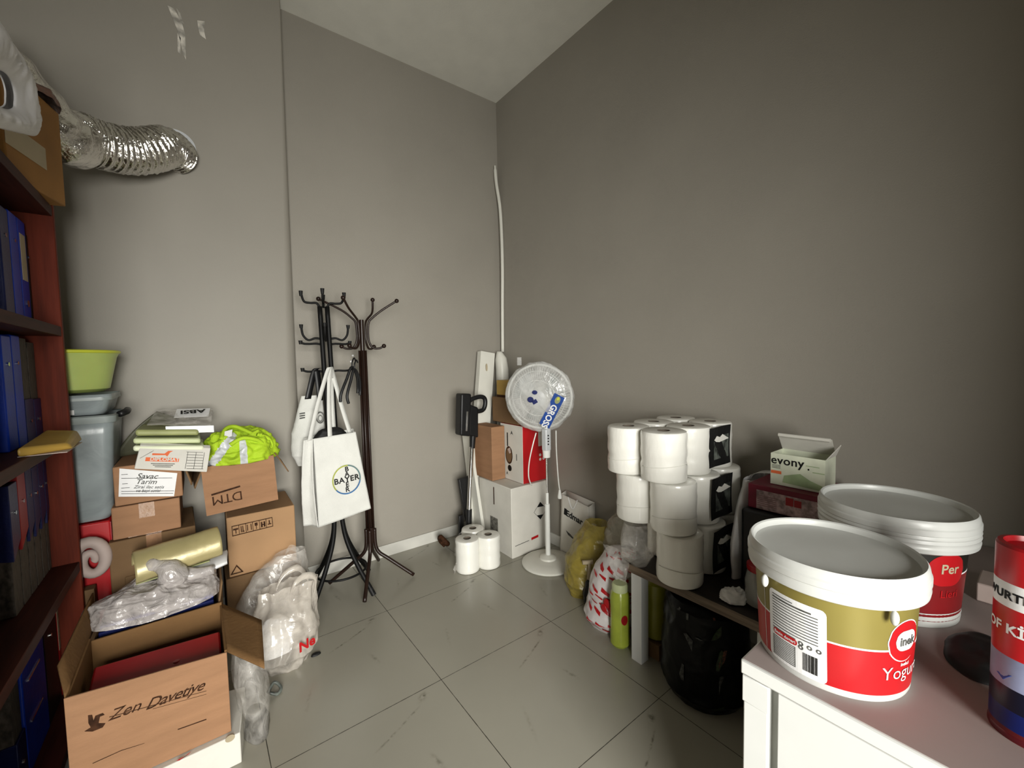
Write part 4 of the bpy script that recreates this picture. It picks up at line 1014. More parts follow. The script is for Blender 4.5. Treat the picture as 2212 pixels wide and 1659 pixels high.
# red and white pan box
t = thing('product_box', 'red and white kitchenware box standing on the white diamond carton', 'box', (-0.14, -0.43, 0.464))
x0, x1, y0, y1, z0, z1 = -0.240, -0.040, -0.553, -0.305, 0.464, 0.850
part('body', MB().box(x0, x1, y0, y1, z0, z1), 'red', t, bevel=0.002)
part('white_side', MB().box(x0-0.001, x0+0.0005, y0+0.001, y1, z0+0.001, z1-0.001), 'cardw', t)
fx = x0-0.0016
def side(poly, y, z, mm, nm, lift=0.0): 
    return part(nm, on_plane(poly, (fx-lift, y, z), (0, -1, 0), (0, 0, 1), 0.0), mm, t)
side(disc2(0, 0, 0.040, 0.062), -0.40, 0.635, 'ink_br', 'pan_picture'); side(disc2(0, 0, 0.032, 0.050), -0.40, 0.635, 'card_d', 'pan_inside', 0.0004)
side(poly2([(-0.02, 0.02), (0.01, 0.035), (0.02, 0.0), (0.0, -0.01)][::-1]), -0.405, 0.655, 'pinkw', 'food_picture', 0.0008)
side(rect(-0.006, 0.006, 0, 0.095), -0.385, 0.695, 'ink', 'pan_handle_picture'); side(rect(-0.005, 0.005, 0, 0.10), -0.345, 0.695, 'ink_br', 'utensil_picture')
side(disc2(0, 0, 0.022, 0.022), -0.405, 0.545, 'ink', 'lid_picture'); side(rect(-0.006, 0.006, 0, 0.05), -0.338, 0.60, 'ink', 'utensil_picture')
side(rect(-0.004, 0.004, 0, 0.045), -0.485, 0.61, 'ink_gr', 'small_print')
side(poly2([(-0.016, 0), (0, 0.03), (0.016, 0), (0, 0.008)][::-1]), -0.435, 0.78, 'ink_gr', 'small_print')
side(poly2([(-0.012, 0), (0, 0.03), (0.012, 0), (0, 0.012)][::-1]), -0.375, 0.49, 'ink_gr', 'small_print')
part('white_panel', MB().box(-0.105, -0.060, y0-0.001, y0+0.0005, 0.70, 0.845), 'cardw', t)
wm = join(*[on_plane(disc2(dx, dz, 0.010, 0.010, 16, 0.35 if k % 2 else 0), (-0.075, y0-0.0015, 0.625), (1, 0, 0), (0, 0, 1), 0) for k, (dx, dz) in enumerate(((-0.016, 0.014), (0.016, 0.018), (-0.016, -0.016), (0.014, -0.013)))])
part('white_symbols', wm, 'cardw', t)
# small brown carton left of it
carton('cardboard_box', 'narrow tan carton standing left of the red kitchenware box', -0.356, -0.246, -0.36, -0.13, 0.464, 0.835, 'card', tape=False, group=None)
# brown carton and yellow box higher up
carton('cardboard_box', 'brown carton resting on the red kitchenware box behind the fan', -0.236, -0.045, -0.50, -0.20, 0.852, 1.030, 'card_d', group=None)
t = thing('small_box', 'small orange-yellow box on the brown carton behind the fan', 'box', (-0.17, -0.4, 1.008))
part('body', MB().box(-0.228, -0.12, -0.38, -0.25, 1.0325, 1.150), 'yenv', t, bevel=0.002)
part('dark_base', MB().box(-0.2285, -0.1195, -0.3805, -0.2495, 1.031, 1.047), 'ink_br', t)
# cream board profiles leaning in the corner
def profile(name, label, p0, p1, w, d, mm, lip=True):
    t = thing(name, label, 'board', p0, group='cream cornice boards in the corner')
    p0, p1 = Vector(p0), Vector(p1); ax = (p1-p0).normalized(); u = Vector((1, 0, 0)); u = (u-ax*u.dot(ax)).normalized(); v = ax.cross(u)
    def pr(a, b, m_): return p0*(1-m_)+p1*m_+u*a+v*b
    sec = [(-w/2, d/2), (-w/2, -d/2), (-w/2+0.012, -d/2), (-w/2+0.016, -d/2+0.010), (w/2-0.012, -d/2+0.010), (w/2-0.008, -d/2), (w/2, -d/2), (w/2, d/2)]
    sec = [(a, -b) for a, b in sec][::-1]
    n = len(sec); mb = MB(); mb.add([pr(a, b, 0) for a, b in sec]+[pr(a, b, 1) for a, b in sec], [(i, (i+1) % n, n+(i+1) % n, n+i) for i in range(n)]+[tuple(range(n))[::-1], tuple(range(n, 2*n))])
    part('board', mb, mm, t, bevel=0.001)
    return t
t = profile('cornice_board', 'tall cream channel-shaped board leaning in the corner behind the vacuum', (-0.395, -0.155, 0.0), (-0.19, -0.07, 1.352), 0.125, 0.05, 'wplas')
part('stain', on_plane(disc2(0, 0, 0.008, 0.028), (-0.222, -0.118, 1.24), (1, 0, 0), (0, 0, 1), 0.002), 'cream', t)
t = thing('cardboard_tube', 'thick cream tube with pinched top standing in the corner next to the board', 'tube', (-0.07, -0.09, 0))
part('tube', MB().tube([(-0.065, -0.095, 0.0), (-0.065, -0.095, 1.22), (-0.072, -0.09, 1.30), (-0.085, -0.085, 1.345), (-0.10, -0.08, 1.352)], [0.05, 0.05, 0.046, 0.026, 0.008], n=24), 'wplas', t, smooth=True)
single('board', MB().hexa([(-0.395, -0.30, 0), (-0.37, -0.30, 0), (-0.365, -0.15, 0), (-0.39, -0.15, 0)], [(-0.425, -0.16, 0.83), (-0.405, -0.16, 0.83), (-0.40, -0.06, 0.83), (-0.42, -0.06, 0.83)]), 'wplas', 'thin cream board leaning between the vacuum and the white diamond carton', 'board', bevel=0.002)

# stick vacuum
t = thing('stick_vacuum', 'black and chrome stick vacuum leaning by the wall behind the toilet paper', 'vacuum cleaner', (-0.5, -0.28, 0))
def VP(px, py, y=-0.27): return U(px, py, 'y', y)
part('wand', MB().tube([VP(1013, 1103), VP(1019, 965)], 0.0155, n=20), 'chrome', t, smooth='auto')
mb = MB(); a = VP(1000, 932); 
body = [VP(990, 940), VP(1012, 942), VP(1014, 850), VP(992, 850)]
def slab(q, y0, y1):
    p0 = [Vector((p.x, y0, p.z)) for p in q]; p1 = [Vector((p.x, y1, p.z)) for p in q]
    return MB().add(p0+p1, [(0, 1, 2, 3), (7, 6, 5, 4)]+[(i, 4+i, 4+(i+1) % 4, (i+1) % 4) for i in range(4)])
part('motor_body', slab(body, -0.30, -0.22), 'blackp', t, bevel=0.012, bseg=4)
part('dust_bin', slab([VP(1009, 940), VP(1030, 945), VP(1030, 880), VP(1010, 872)], -0.295, -0.225), 'blackp', t, bevel=0.012, bseg=4)
part('neck', MB().tube([VP(1020, 968), VP(1022, 925)], [0.018, 0.024], n=20), 'blackp', t, smooth='auto')
hp = [VP(1014, 866), VP(1022, 861), VP(1036, 857), VP(1045, 859), VP(1048, 866), VP(1047, 878), VP(1042, 886), VP(1030, 889), VP(1018, 893)]
part('handle', MB().tube(spline(hp, 6), 0.0155, n=14), 'blackp', t, smooth=True)
part('chrome_trim', slab([VP(1001, 930), VP(1004, 930), VP(1006, 888), VP(1003, 888)], -0.303, -0.300), 'chrome', t)  # thin chrome strip on the front of the motor body
part('floor_tube', MB().tube([VP(1012, 1150), VP(1013, 1100)], 0.021, n=18), 'blackp', t, smooth='auto')
part('floor_head', MB().box(-0.60, -0.41, -0.34, -0.25, 0.003, 0.05), 'blackp', t, bevel=0.015, bseg=3)
t2 = slab([VP(1005, 1125, -0.2), VP(1015, 1125, -0.2), VP(1016, 1028, -0.2), VP(991, 1036, -0.2)], -0.205, -0.175)
part('crevice_tool', t2, 'blackp', t, bevel=0.004)
part('tool_stem', MB().box(-0.535, -0.50, -0.205, -0.18, 0.003, 0.22), 'blackp', t, bevel=0.004)
single('power_cord', MB().tube(spline([(-0.61, -0.16, 0.03), (-0.64, -0.20, 0.06), (-0.66, -0.16, 0.09), (-0.64, -0.12, 0.05), (-0.62, -0.15, 0.02)], 8), 0.018, n=10), 'ink_br', 'small dark coil lying against the baseboard left of the toilet paper pack', 'cord', smooth=True)

# ------------------------------------------------------------------ toilet paper
def roll_mb(x, y, z0, z1, r, groove=True, seed=0):
    h = z1-z0; b = 0.010
    pr = [(0.020, z0+0.004), (r-b, z0), (r-0.003, z0+0.003), (r, z0+b)]
    if groove:
        for k in range(1, 10):
            zz = z0+h*k/10; pr.append((r-0.0025*(1 if k == 4 else 0)+0.001*math.sin(seed+k*2.1), zz))
    pr += [(r, z1-b), (r-0.003, z1-0.003), (r-b, z1), (0.021, z1-0.002)]
    return MB().lathe(pr, (x, y, 0), n=48, close=False)
def pack(name, label, rolls, z0, z1, r, group, sleeve=True):
    cx = sum(p[0] for p in rolls)/len(rolls); cy = sum(p[1] for p in rolls)/len(rolls)
    t = thing(name, label, 'toilet paper', (cx, cy, z0), group=group)
    for k, (x, y) in enumerate(rolls):
        o = part('roll', roll_mb(x, y, z0, z1, r, seed=k+z0*10), 'tpw', t, smooth='auto')
        part('core', MB().lathe([(0.0215, z0+0.003), (0.0215, z1-0.0015), (0.024, z1-0.0012)], (x, y, 0), n=24, close=False).lathe([(0.0, z1-0.05), (0.0214, z1-0.05)], (x, y, 0), n=24, close=False), 'tube', o, smooth='auto')
    return t
gx, gy = 0.176, 0.163
PK = []
for k, (ox, oy, z0, z1, lb) in enumerate(((-0.515, -1.770, 0.816, 1.006, 'topmost wrapped toilet paper pack on the coffee table'),
                                           (-0.490, -1.795, 0.619, 0.814, 'middle wrapped toilet paper pack of the three on the coffee table'),
                                           (-0.478, -1.815, 0.422, 0.617, 'lowest wrapped toilet paper pack standing on the coffee table top'))):
    rolls = [(ox+i*gx, oy+j*gy) for i in range(3) for j in range(2)]
    if k == 2: rolls = [q for q in rolls if not (abs(q[0]-ox) < 0.01 and q[1] > oy+0.1)]
    t = pack('toilet_paper_pack', lb, rolls, z0, z1, 0.0855, 'wrapped toilet paper packs on the coffee table')
    PK.append(t)
    # dark framed label in the gap between the first and second rolls on the near side
    yl = oy-0.0880; xa = U(1533+k*4, 985+k*95, 'y', yl).x; xb = U(1577+k*4, 980+k*95, 'y', yl).x; za, zb = z0+0.012+0.012, z1-0.006
    fr = MB(); fr.quad((xa, yl, za), (xb, yl-0.001, za), (xb, yl-0.001, zb), (xa, yl, zb), 8, 8, bulge=lambda u, v: -0.003*math.sin(6*u+4*v))
    L_ = part('label', fr, 'ink', t, label='black framed brand label')
    fr = MB(); fr.quad((xa+0.03, yl-0.0015, za+0.03), (xb-0.02, yl-0.0025, za+0.03), (xb-0.02, yl-0.0025, zb-0.035), (xa+0.03, yl-0.0015, zb-0.035), 8, 8, bulge=lambda u, v: 0.0)
    part('label_picture', fr, 'greys', L_)
    fr = MB(); fr.add([(xa+0.03, yl-0.003, zb-0.05), (xa+0.05, yl-0.0032, zb-0.035), (xa+0.075, yl-0.0034, zb-0.042), (xa+0.095, yl-0.0036, zb-0.032), (xb-0.02, yl-0.0038, zb-0.055), (xa+0.07, yl-0.0036, zb-0.062), (xa+0.045, yl-0.0034, zb-0.058)], [tuple(range(7))])
    part('label_ribbon', fr, 'tp', L_)
    # film creases
    cm = MB()
    for (x, y) in rolls[:2] if k < 2 else rolls[:1]:
        zz = z0+0.062
        arc = [(x+0.0862*math.cos(R(a)), y+0.0862*math.sin(R(a)), zz+0.006*math.sin(a*0.03+k)) for a in range(150, 290, 7)]
        cm.tube(arc, 0.0016, n=6)
    part('film_crease', cm, 'tp', t, smooth=True)
# loose film at the left of the lowest pack
t = thing('plastic_film', 'loose clear wrapping film hanging off the table corner beside the lowest pack', 'plastic film', (-0.52, -1.63, 0.4))
mb = bag_mb([(-0.50, -1.645, 0.423, 0.03, 0.03), (-0.50, -1.64, 0.47, 0.075, 0.06), (-0.49, -1.64, 0.53, 0.085, 0.065), (-0.48, -1.64, 0.60, 0.075, 0.055)], 0.010, 9, 71, 80, 40, zs=0.4)
part('film', mb, 'film', t, smooth=True)
mb = MB(); mb.quad((-0.56, -1.56, 0.36), (-0.545, -1.62, 0.35), (-0.55, -1.64, 0.49), (-0.58, -1.53, 0.50), 16, 20, bulge=lambda u, v: 0.02*crinkle((u*0.2, v*0.3, 0), 12, 5))
part('film_tail', mb, 'film', t, smooth=True)

rolls = [tuple(U(1003, 1160, 'z', 0.2))[:2], tuple(U(1052, 1152, 'z', 0.2))[:2], (-0.530, -0.385)]
rolls = [(-0.655, -0.505), (-0.522, -0.540), (-0.545, -0.395), (-0.672, -0.372)]
t = pack('toilet_paper_pack', 'small plastic-wrapped toilet paper pack standing on the floor tiles', rolls[:3], 0.0, 0.200, 0.0735, None)
mb = MB(); mb.quad((-0.725, -0.47, 0.0), (-0.64, -0.42, 0.0), (-0.615, -0.38, 0.20), (-0.715, -0.44, 0.19), 16, 20, bulge=lambda u, v: 0.012*crinkle((u*0.2, v*0.3, 0), 14, 5))
part('loose_film', mb, 'film', t, smooth=True)
mb = MB(); mb.quad((-0.76, -0.50, 0.0), (-0.72, -0.47, 0.0), (-0.70, -0.45, 0.07), (-0.735, -0.49, 0.06), 10, 10, bulge=lambda u, v: 0.012*crinkle((u*0.2, v*0.3, 0), 14, 8))
part('loose_film', mb, 'film', t, smooth=True)

# ------------------------------------------------------------------ pedestal fan
FX, FY = -0.222, -0.766
t = thing('pedestal_fan', 'white pedestal fan with its head wrapped in clear plastic', 'fan', (FX, FY, 0))
part('base', MB().lathe([(0.05, 0), (0.160, 0), (0.167, 0.006), (0.167, 0.014), (0.160, 0.020), (0.10, 0.030), (0.055, 0.036), (0.052, 0.046), (0.03, 0.056), (0.018, 0.060)], (FX, FY, 0)), 'wplas', t, smooth='auto')
part('lower_pole', MB().tube([(FX, FY, 0.055), (FX, FY, 0.385)], 0.0155, n=24), 'white', t, smooth='auto')
part('pole_sleeve', MB().tube([(FX, FY, 0.385), (FX, FY, 0.455)], 0.0095, n=20), 'white', t, smooth='auto')
part('inner_pole', MB().tube([(FX, FY, 0.45), (FX, FY, 0.70)], 0.0065, n=20), 'chrome', t, smooth='auto')
part('height_collar', MB().lathe([(0.012, 0.675), (0.023, 0.68), (0.024, 0.705), (0.026, 0.725), (0.015, 0.728)], (FX, FY, 0), n=32), 'white', t, smooth='auto')
cb = part('control_box', MB().box(FX-0.022, FX+0.022, FY-0.022, FY+0.022, 0.722, 0.86), 'silver', t, bevel=0.008, bseg=3)
vd = Vector((CAM.x-FX, CAM.y-FY, 0)).normalized()
bt = MB()
for k in range(4):
    c = Vector((FX-0.004, FY-0.0215, 0.765+k*0.018)); bt.tube([c, c+Vector((0, -0.003, 0))], 0.005, n=12)
part('button', bt, 'ink', cb)
# head
nrm = (Matrix.Rotation(R(-10), 3, 'Z') @ Vector((-0.68, -0.73, -0.10))).normalized()
HC = Vector((-0.238, -0.727, 1.058))
zax = nrm; xax = Vector((0, 0, 1)).cross(zax).normalized(); yax = zax.cross(xax)
TH = Matrix((xax, yax, zax)).transposed().to_4x4(); TH.translation = HC
HR = 0.200
def hd(name, mb, mm, par=t, **kw):
    mb.v = [tuple(TH @ Vector(p)) for p in mb.v]; return part(name, mb, mm, par, **kw)
grd = hd('grille', MB().tube([(HR*math.cos(2*math.pi*k/64), HR*math.sin(2*math.pi*k/64), 0.0) for k in range(64)], 0.008, n=12, closed=True), 'white', smooth=True)
wires = MB()
for k in range(72):
    a = 2*math.pi*k/72; c, s = math.cos(a), math.sin(a)
    wires.tube([(0.045*c, 0.045*s, 0.055), (0.11*c, 0.11*s, 0.052), (0.17*c, 0.17*s, 0.030), (HR*c, HR*s, 0.0)], 0.0013, n=5, caps=False)
    wires.tube([(0.045*c, 0.045*s, -0.085), (0.12*c, 0.12*s, -0.075), (0.18*c, 0.18*s, -0.035), (HR*c, HR*s, 0.0)], 0.0013, n=5, caps=False)
for rr_, zz in ((0.11, 0.053), (0.165, 0.034)):
    wires.tube([(rr_*math.cos(2*math.pi*k/48), rr_*math.sin(2*math.pi*k/48), zz) for k in range(48)], 0.0022, n=6, closed=True)
hd('grille_wires', wires, 'white', grd)
hd('hub_cap', MB().lathe([(0.0, 0.066), (0.03, 0.064), (0.048, 0.056), (0.048, 0.05)], n=32, close=False), 'silver', smooth='auto')
bl = MB()
for k in range(3):
    a0 = 2*math.pi*k/3+0.5
    def fb(u, v, a0=a0):
        a = a0+(u-0.5)*1.25*(0.5+0.5*v); r_ = 0.03+0.135*v
        return Vector((r_*math.cos(a), r_*math.sin(a), -0.02+0.03*(u-0.5)))
    bl.grid(fb, 14, 10)
hd('blade', bl, 'tubd', solid=0.002, smooth=True)
hd('motor_housing', MB().lathe([(0.012, -0.18), (0.045, -0.17), (0.058, -0.14), (0.06, -0.09), (0.05, -0.07)], n=32), 'wplas', smooth='auto')
part('neck', MB().tube([(FX, FY, 0.855), (FX, FY, 0.92), TH @ Vector((0, 0, -0.12))], [0.016, 0.018, 0.028], n=16), 'white', t, smooth='auto')
# plastic wrap over the head
def fw(u, v):
    a = 2*math.pi*u
    # v 0..1 from front centre over the rim to the back
    if v < 0.5: r_ = HR*1.07*math.sin(math.pi*v*0.98)**0.8; z = 0.072*math.cos(math.pi*v)
    else: r_ = HR*1.07*(math.sin(math.pi*v))**0.7*(0.25+0.75*(1-(v-0.5)*1.2)); z = -0.22*(v-0.5)*2
    p = Vector((r_*math.cos(a), r_*math.sin(a), z))
    k = crinkle(p, 11, 81)
    p += Vector((math.cos(a)*0.6*min(1, v*3), math.sin(a)*0.6*min(1, v*3), 0.35))*0.016*k
    if math.sin(a) < 0 and v > 0.3: p.y -= 0.02*(-math.sin(a))*(v-0.3)
    return p
mb = MB(); mb.grid(fw, 130, 70, wrap=True)
wr = hd('plastic_wrap', mb, 'filmk', smooth=True, label='clear crinkled plastic bag round the fan head')
# stickers on the wrap
def sticker(mb2, cx, cy, ang, mm, nm, z=0.078):
    ca, sa = math.cos(R(ang)), math.sin(R(ang))
    mb2.v = [(cx+p[0]*ca-p[1]*sa, cy+p[0]*sa+p[1]*ca, z) for p in mb2.v]
    return hd(nm, mb2, mm, wr)
sticker(rect(-0.108, 0.108, -0.034, 0.034), 0.088, -0.075, 62, 'bluei', 'sticker', 0.070)
sticker(text_mb('GROSS', 0.052, 0.03), 0.070, -0.108, -118, 'paper', 'sticker_lettering', 0.0715)
sticker(disc2(0, 0, 0.024, 0.016, 18), 0.125, -0.008, 62, 'khaki', 'sticker_flower', 0.0715)
sticker(disc2(0, 0, 0.010, 0.007, 18), 0.129, 0.000, 62, 'rimy', 'sticker_flower_centre', 0.072)
sticker(disc2(0, 0, 0.017, 0.013, 18), -0.012, 0.040, 0, 'mouse', 'round_sticker', 0.078)
sticker(disc2(0, 0, 0.020, 0.018, 18), -0.040, -0.005, 0, 'mouse', 'round_sticker', 0.078)
sticker(rect(-0.016, 0.016, -0.012, 0.012), -0.014, -0.018, 30, 'mouse', 'square_sticker', 0.078)
part('wrap_tab', MB().box(-0.305, -0.275, -0.60, -0.592, 1.255, 1.305), 'filmk', t)
# cord
part('power_cord', MB().tube(spline([U(1158, 935, 'y', -0.70), U(1150, 965, 'y', -0.70), U(1143, 1000, 'y', -0.68), U(1142, 1030, 'y', -0.66), U(1148, 1048, 'y', -0.62)], 8), 0.004, n=8), 'white', t, smooth=True)
cp = spline([U(1201, 930, 'y', -0.80), U(1202, 975, 'y', -0.81), U(1206, 1035, 'y', -0.82), U(1209, 1058, 'y', -0.82)], 8)
part('power_cord', MB().tube(cp, 0.004, n=8), 'white', t, smooth=True)
pe = cp[-1]
part('plug', MB().tube([pe, pe+Vector((0.0, 0, -0.045)), pe+Vector((0, 0, -0.055))], [0.006, 0.014, 0.012], n=14), 'white', t, smooth='auto')

# ------------------------------------------------------------------ paper bag by the wall
t = thing('paper_bag', 'white paper bag printed Edmar leaning against the right wall', 'paper bag', (-0.045, -0.85, 0))
pa = [(-0.052, -0.70, 0.0), (-0.052, -0.985, 0.0), (-0.018, -0.985, 0.0), (-0.018, -0.70, 0.0)]
A_, B_ = U(1213, 1066, 'x', -0.055), U(1272, 1095, 'x', -0.055)
pb = [A_, B_, B_+Vector((0.040, -0.012, 0.022)), A_+Vector((0.040, -0.005, 0.015))]
b = MB()
V = [Vector(p) for p in pa+[tuple(q) for q in pb]]
b.quad(V[0], V[1], V[5], V[4], 16, 16, bulge=lambda u, v: 0.003*crinkle((u*0.3, v*0.4, 0), 9, 3)); b.quad(V[1], V[2], V[6], V[5]); b.quad(V[2], V[3], V[7], V[6]); b.quad(V[3], V[0], V[4], V[7]); b.quad(V[0], V[3], V[2], V[1])
part('body', b, 'cardw', t, solid=0.0015, smooth='auto')
uu = V[5]-V[4]; vv = (V[4]-V[0])
def pbp(px, py):
    n = (V[1]-V[0]).cross(V[4]-V[0]).normalized(); dd = _f+_r2*((px-1106)/FPX)-_u2*((py-829.5)/FPX)
    return CAM+dd*((V[0]-CAM).dot(n)/dd.dot(n))
def pout(m_, q, lift=0.004):
    ud = (pbp(1255, 1128)-pbp(1225, 1110)).normalized()
    return on_plane(m_, pbp(*q), ud, (0, 0, 1), lift)
part('lettering', pout(text_mb('Edmar', 0.056, 0.03), (1241, 1118)), 'ink', t)
part('printed_mark', pout(rect(-0.011, 0.011, -0.022, 0.022), (1222, 1105)), 'ink', t)
part('printed_mark', pout(poly2([(-0.045, 0.012), (0.0, 0.004), (0.045, -0.014), (0.02, -0.016), (-0.02, -0.010)][::-1]), (1233, 1155)), 'ink_gr', t)
part('cord_handle', MB().tube(spline([pbp(1228, 1073)+Vector((-0.004, 0, 0)), pbp(1234, 1092)+Vector((-0.006, 0, 0)), pbp(1240, 1098)+Vector((-0.006, 0, 0)), pbp(1248, 1080)+Vector((-0.004, 0, 0))], 6), 0.003, n=8), 'paper', t, smooth=True)

# ------------------------------------------------------------------ bags between fan and table
t = thing('plastic_bag', 'translucent mustard yellow bag of odds and ends beside the fan base', 'plastic bag', (-0.22, -1.12, 0))
mb = bag_mb([(-0.270, -1.14, 0.0, 0.085, 0.085), (-0.268, -1.13, 0.07, 0.115, 0.115), (-0.245, -1.12, 0.17, 0.11, 0.11), (-0.20, -1.12, 0.27, 0.085, 0.09), (-0.15, -1.12, 0.35, 0.05, 0.06)], 0.02, 9, 91, 100, 60)
part('bag_body', mb, 'bagy', t, smooth=True)
single('spray_bottle', MB().tube([(-0.345, -1.225, 0.06), (-0.345, -1.225, 0.17), (-0.345, -1.225, 0.18)], [0.020, 0.010, 0.010], n=14).tube([(-0.345, -1.225, 0.18), (-0.345, -1.225, 0.225)], 0.008, n=12).tube([(-0.375, -1.205, 0.222), (-0.33, -1.235, 0.222)], 0.011, n=12), 'cream', 'cream pump dispenser poking out of the mustard yellow bag', 'dispenser', smooth='auto')
single('dark_object', heap(-0.35, -1.235, 0.02, 0.03, 0.03, 0.10, 0.02, 20, 7, n=30), 'blackp', 'dark glossy object at the mouth of the mustard yellow bag', 'object', smooth=True)
t = thing('plastic_bag', 'greyish clear plastic bag against the wall behind the mustard yellow bag', 'plastic bag', (-0.12, -1.28, 0))
mb = bag_mb([(-0.13, -1.29, 0.0, 0.09, 0.09), (-0.13, -1.29, 0.10, 0.105, 0.10), (-0.13, -1.28, 0.26, 0.10, 0.10), (-0.12, -1.28, 0.38, 0.07, 0.08), (-0.10, -1.29, 0.46, 0.025, 0.03)], 0.022, 10, 95, 90, 50)
part('bag_body', mb, film('grey_bag_film', (0.42, 0.39, 0.31), 0.25, 0.25, 0.7, 14), t, smooth=True)
t = thing('plastic_bag', 'white carrier bag with rows of red print in front of the coffee table', 'plastic bag', (-0.37, -1.38, 0))
prof_r = [(-0.375, -1.395, 0.0, 0.100, 0.092), (-0.378, -1.392, 0.05, 0.128, 0.118), (-0.365, -1.390, 0.125, 0.108, 0.100), (-0.350, -1.390, 0.17, 0.115, 0.110), (-0.335, -1.395, 0.26, 0.105, 0.100), (-0.315, -1.405, 0.335, 0.065, 0.065), (-0.30, -1.41, 0.355, 0.01, 0.01)]
mb = bag_mb(prof_r, 0.012, 9, 101, 110, 132)
part('bag_body', mb, 'bagr', t, smooth=True)
# red words: read the real surface, one dash per word
pr = MB(); vs = np.array(mb.v[:110*132]).reshape(132, 110, 3); random.seed(4)
for j in range(8, 118, 12):
    for i in range(46+(j//12 % 2)*4, 102, 8):
        q = [vs[j+dj][(i+di) % 110] for dj, di in ((4, 0), (0, 6), (3, 6), (7, 0))]
        c = np.array([prof_r[3][0], prof_r[3][1], 0])
        qq = []
        for p in q:
            n_ = np.array([p[0]-c[0], p[1]-c[1], 0]); n_ /= np.linalg.norm(n_); qq.append(tuple(np.array(p)+n_*0.004))
        mid = [tuple((np.array(qq[a])+np.array(qq[b]))/2) for a, b in ((0, 1), (3, 2))]
        mm1 = vs[j+2][(i+3) % 110]; mm2 = vs[j+5][(i+3) % 110]
        n_ = np.array([mm1[0]-c[0], mm1[1]-c[1], 0]); n_ /= np.linalg.norm(n_)
        m1 = tuple(np.array(vs[j+2][(i+3) % 110])+n_*0.005); m2 = tuple(np.array(vs[j+5][(i+3) % 110])+n_*0.005)
        pr.add([qq[0], m1, m2, qq[3]], [(0, 1, 2, 3)]); pr.add([m1, qq[1], qq[2], m2], [(0, 1, 2, 3)])
part('red_print', pr, M['red'], t)
ap = MB()
for c_, r_ in (((-0.478, -1.452, 0.155), 0.020), ((-0.470, -1.468, 0.135), 0.022), ((-0.485, -1.44, 0.13), 0.018)):
    ap.ball(c_, r_, 14, (0.35, 1, 1.1))
part('red_fruit_print', ap, 'red', t, smooth=True)

def bottle(label, x, y, z0, h, r, m, capm, name='bottle', wide=False):
    t = thing(name, label, 'bottle', (x, y, z0))
    if wide:
        part('body', MB().lathe([(r*0.8, z0), (r, z0+0.012), (r*0.96, z0+h*0.4), (r, z0+h*0.75), (r*0.93, z0+h*0.84), (r*0.8, z0+h*0.88)], (x, y, 0), n=32), m, t, smooth='auto')
        part('cap', MB().lathe([(r*0.8, z0+h*0.875), (r*0.82, z0+h*0.97), (r*0.7, z0+h), (0, z0+h)], (x, y, 0), n=32), capm, t, smooth='auto')
        return t
    part('body', MB().lathe([(r*0.8, z0), (r, z0+0.01), (r, z0+h*0.35), (r*0.9, z0+h*0.5), (r, z0+h*0.65), (r*0.95, z0+h*0.8), (r*0.4, z0+h*0.9), (r*0.35, z0+h*0.91)], (x, y, 0), n=32), m, t, smooth='auto')
    part('cap', MB().lathe([(r*0.42, z0+h*0.9), (r*0.42, z0+h), (r*0.3, z0+h)], (x, y, 0), n=24), capm, t, smooth='auto')
    return t
t = bottle('lime green liquid soap bottle standing in front of the white table leg', -0.475, -1.525, 0.0, 0.285, 0.043, 'greenb', 'pale', wide=True)
th = math.degrees(math.atan2(CAM.y+1.525, CAM.x+0.475))
part('label', on_cyl(disc2(0, 0, 0.016, 0.022, 24), -0.475, -1.525, 0.0436, th+28, 0.135), 'redd', t)
bottle('olive yellow plastic bottle behind the white table leg', -0.385, -1.648, 0.07, 0.30, 0.052, 'oliveb', 'oliveb')
single('cardboard_box', MB().box(-0.44, -0.32, -1.70, -1.59, 0.0, 0.068), 'card_d', 'low brown box under the table holding the olive yellow bottle', 'box', bevel=0.002)

# ------------------------------------------------------------------ coffee table
t = thing('coffee_table', 'small square coffee table with dark walnut top and white legs', 'table', (-0.30, -1.91, 0))
tx0, tx1, ty0, ty1 = -0.522, -0.015, -2.165, -1.608
part('tabletop', MB().box(tx0, tx1, ty0, ty1, 0.384, 0.42), 'walnut', t, bevel=0.002)
ed = MB(); ed.box(tx0-0.0015, tx0+0.001, ty0, ty1, 0.385, 0.4190); ed.box(tx0, tx1, ty1-0.001, ty1+0.0015, 0.385, 0.4190)
part('edge_band', ed, 'walnute', t)
for lx, ly in ((tx0+0.010, ty1-0.056), (tx0+0.010, ty0+0.004), (tx1-0.055, ty1-0.056), (tx1-0.055, ty0+0.004)):
    part('leg', MB().box(lx, lx+0.05, ly, ly+0.05, 0, 0.384), 'whitem', t, bevel=0.0015)

# black bin liner
t = thing('trash_bag', 'full black bin liner standing under the coffee table', 'trash bag', (-0.40, -1.93, 0))
bp_ = [(-0.41, -1.885, 0.0, 0.135, 0.130), (-0.41, -1.882, 0.035, 0.158, 0.152), (-0.41, -1.88, 0.16, 0.156, 0.152), (-0.41, -1.88, 0.27, 0.145, 0.145), (-0.41, -1.88, 0.345, 0.135, 0.135), (-0.41, -1.88, 0.366, 0.12, 0.12)]
mb = bag_mb(bp_, 0.010, 9, 111, 110, 60, top_open=False)
part('bag_body', mb, 'bagb', t, smooth=True)
random.seed(8)
vs = np.array(mb.v[:110*60]).reshape(60, 110, 3)
SG = mat('grey_wrinkle_glint', (0.07, 0.075, 0.07), 0.4, var=0.3, vscale=120); SN = mat('green_scrap_film', (0.022, 0.04, 0.008), 0.5, var=0.3, vscale=120); SR = mat('rust_scrap_film', (0.12, 0.03, 0.01), 0.5, var=0.3, vscale=120)
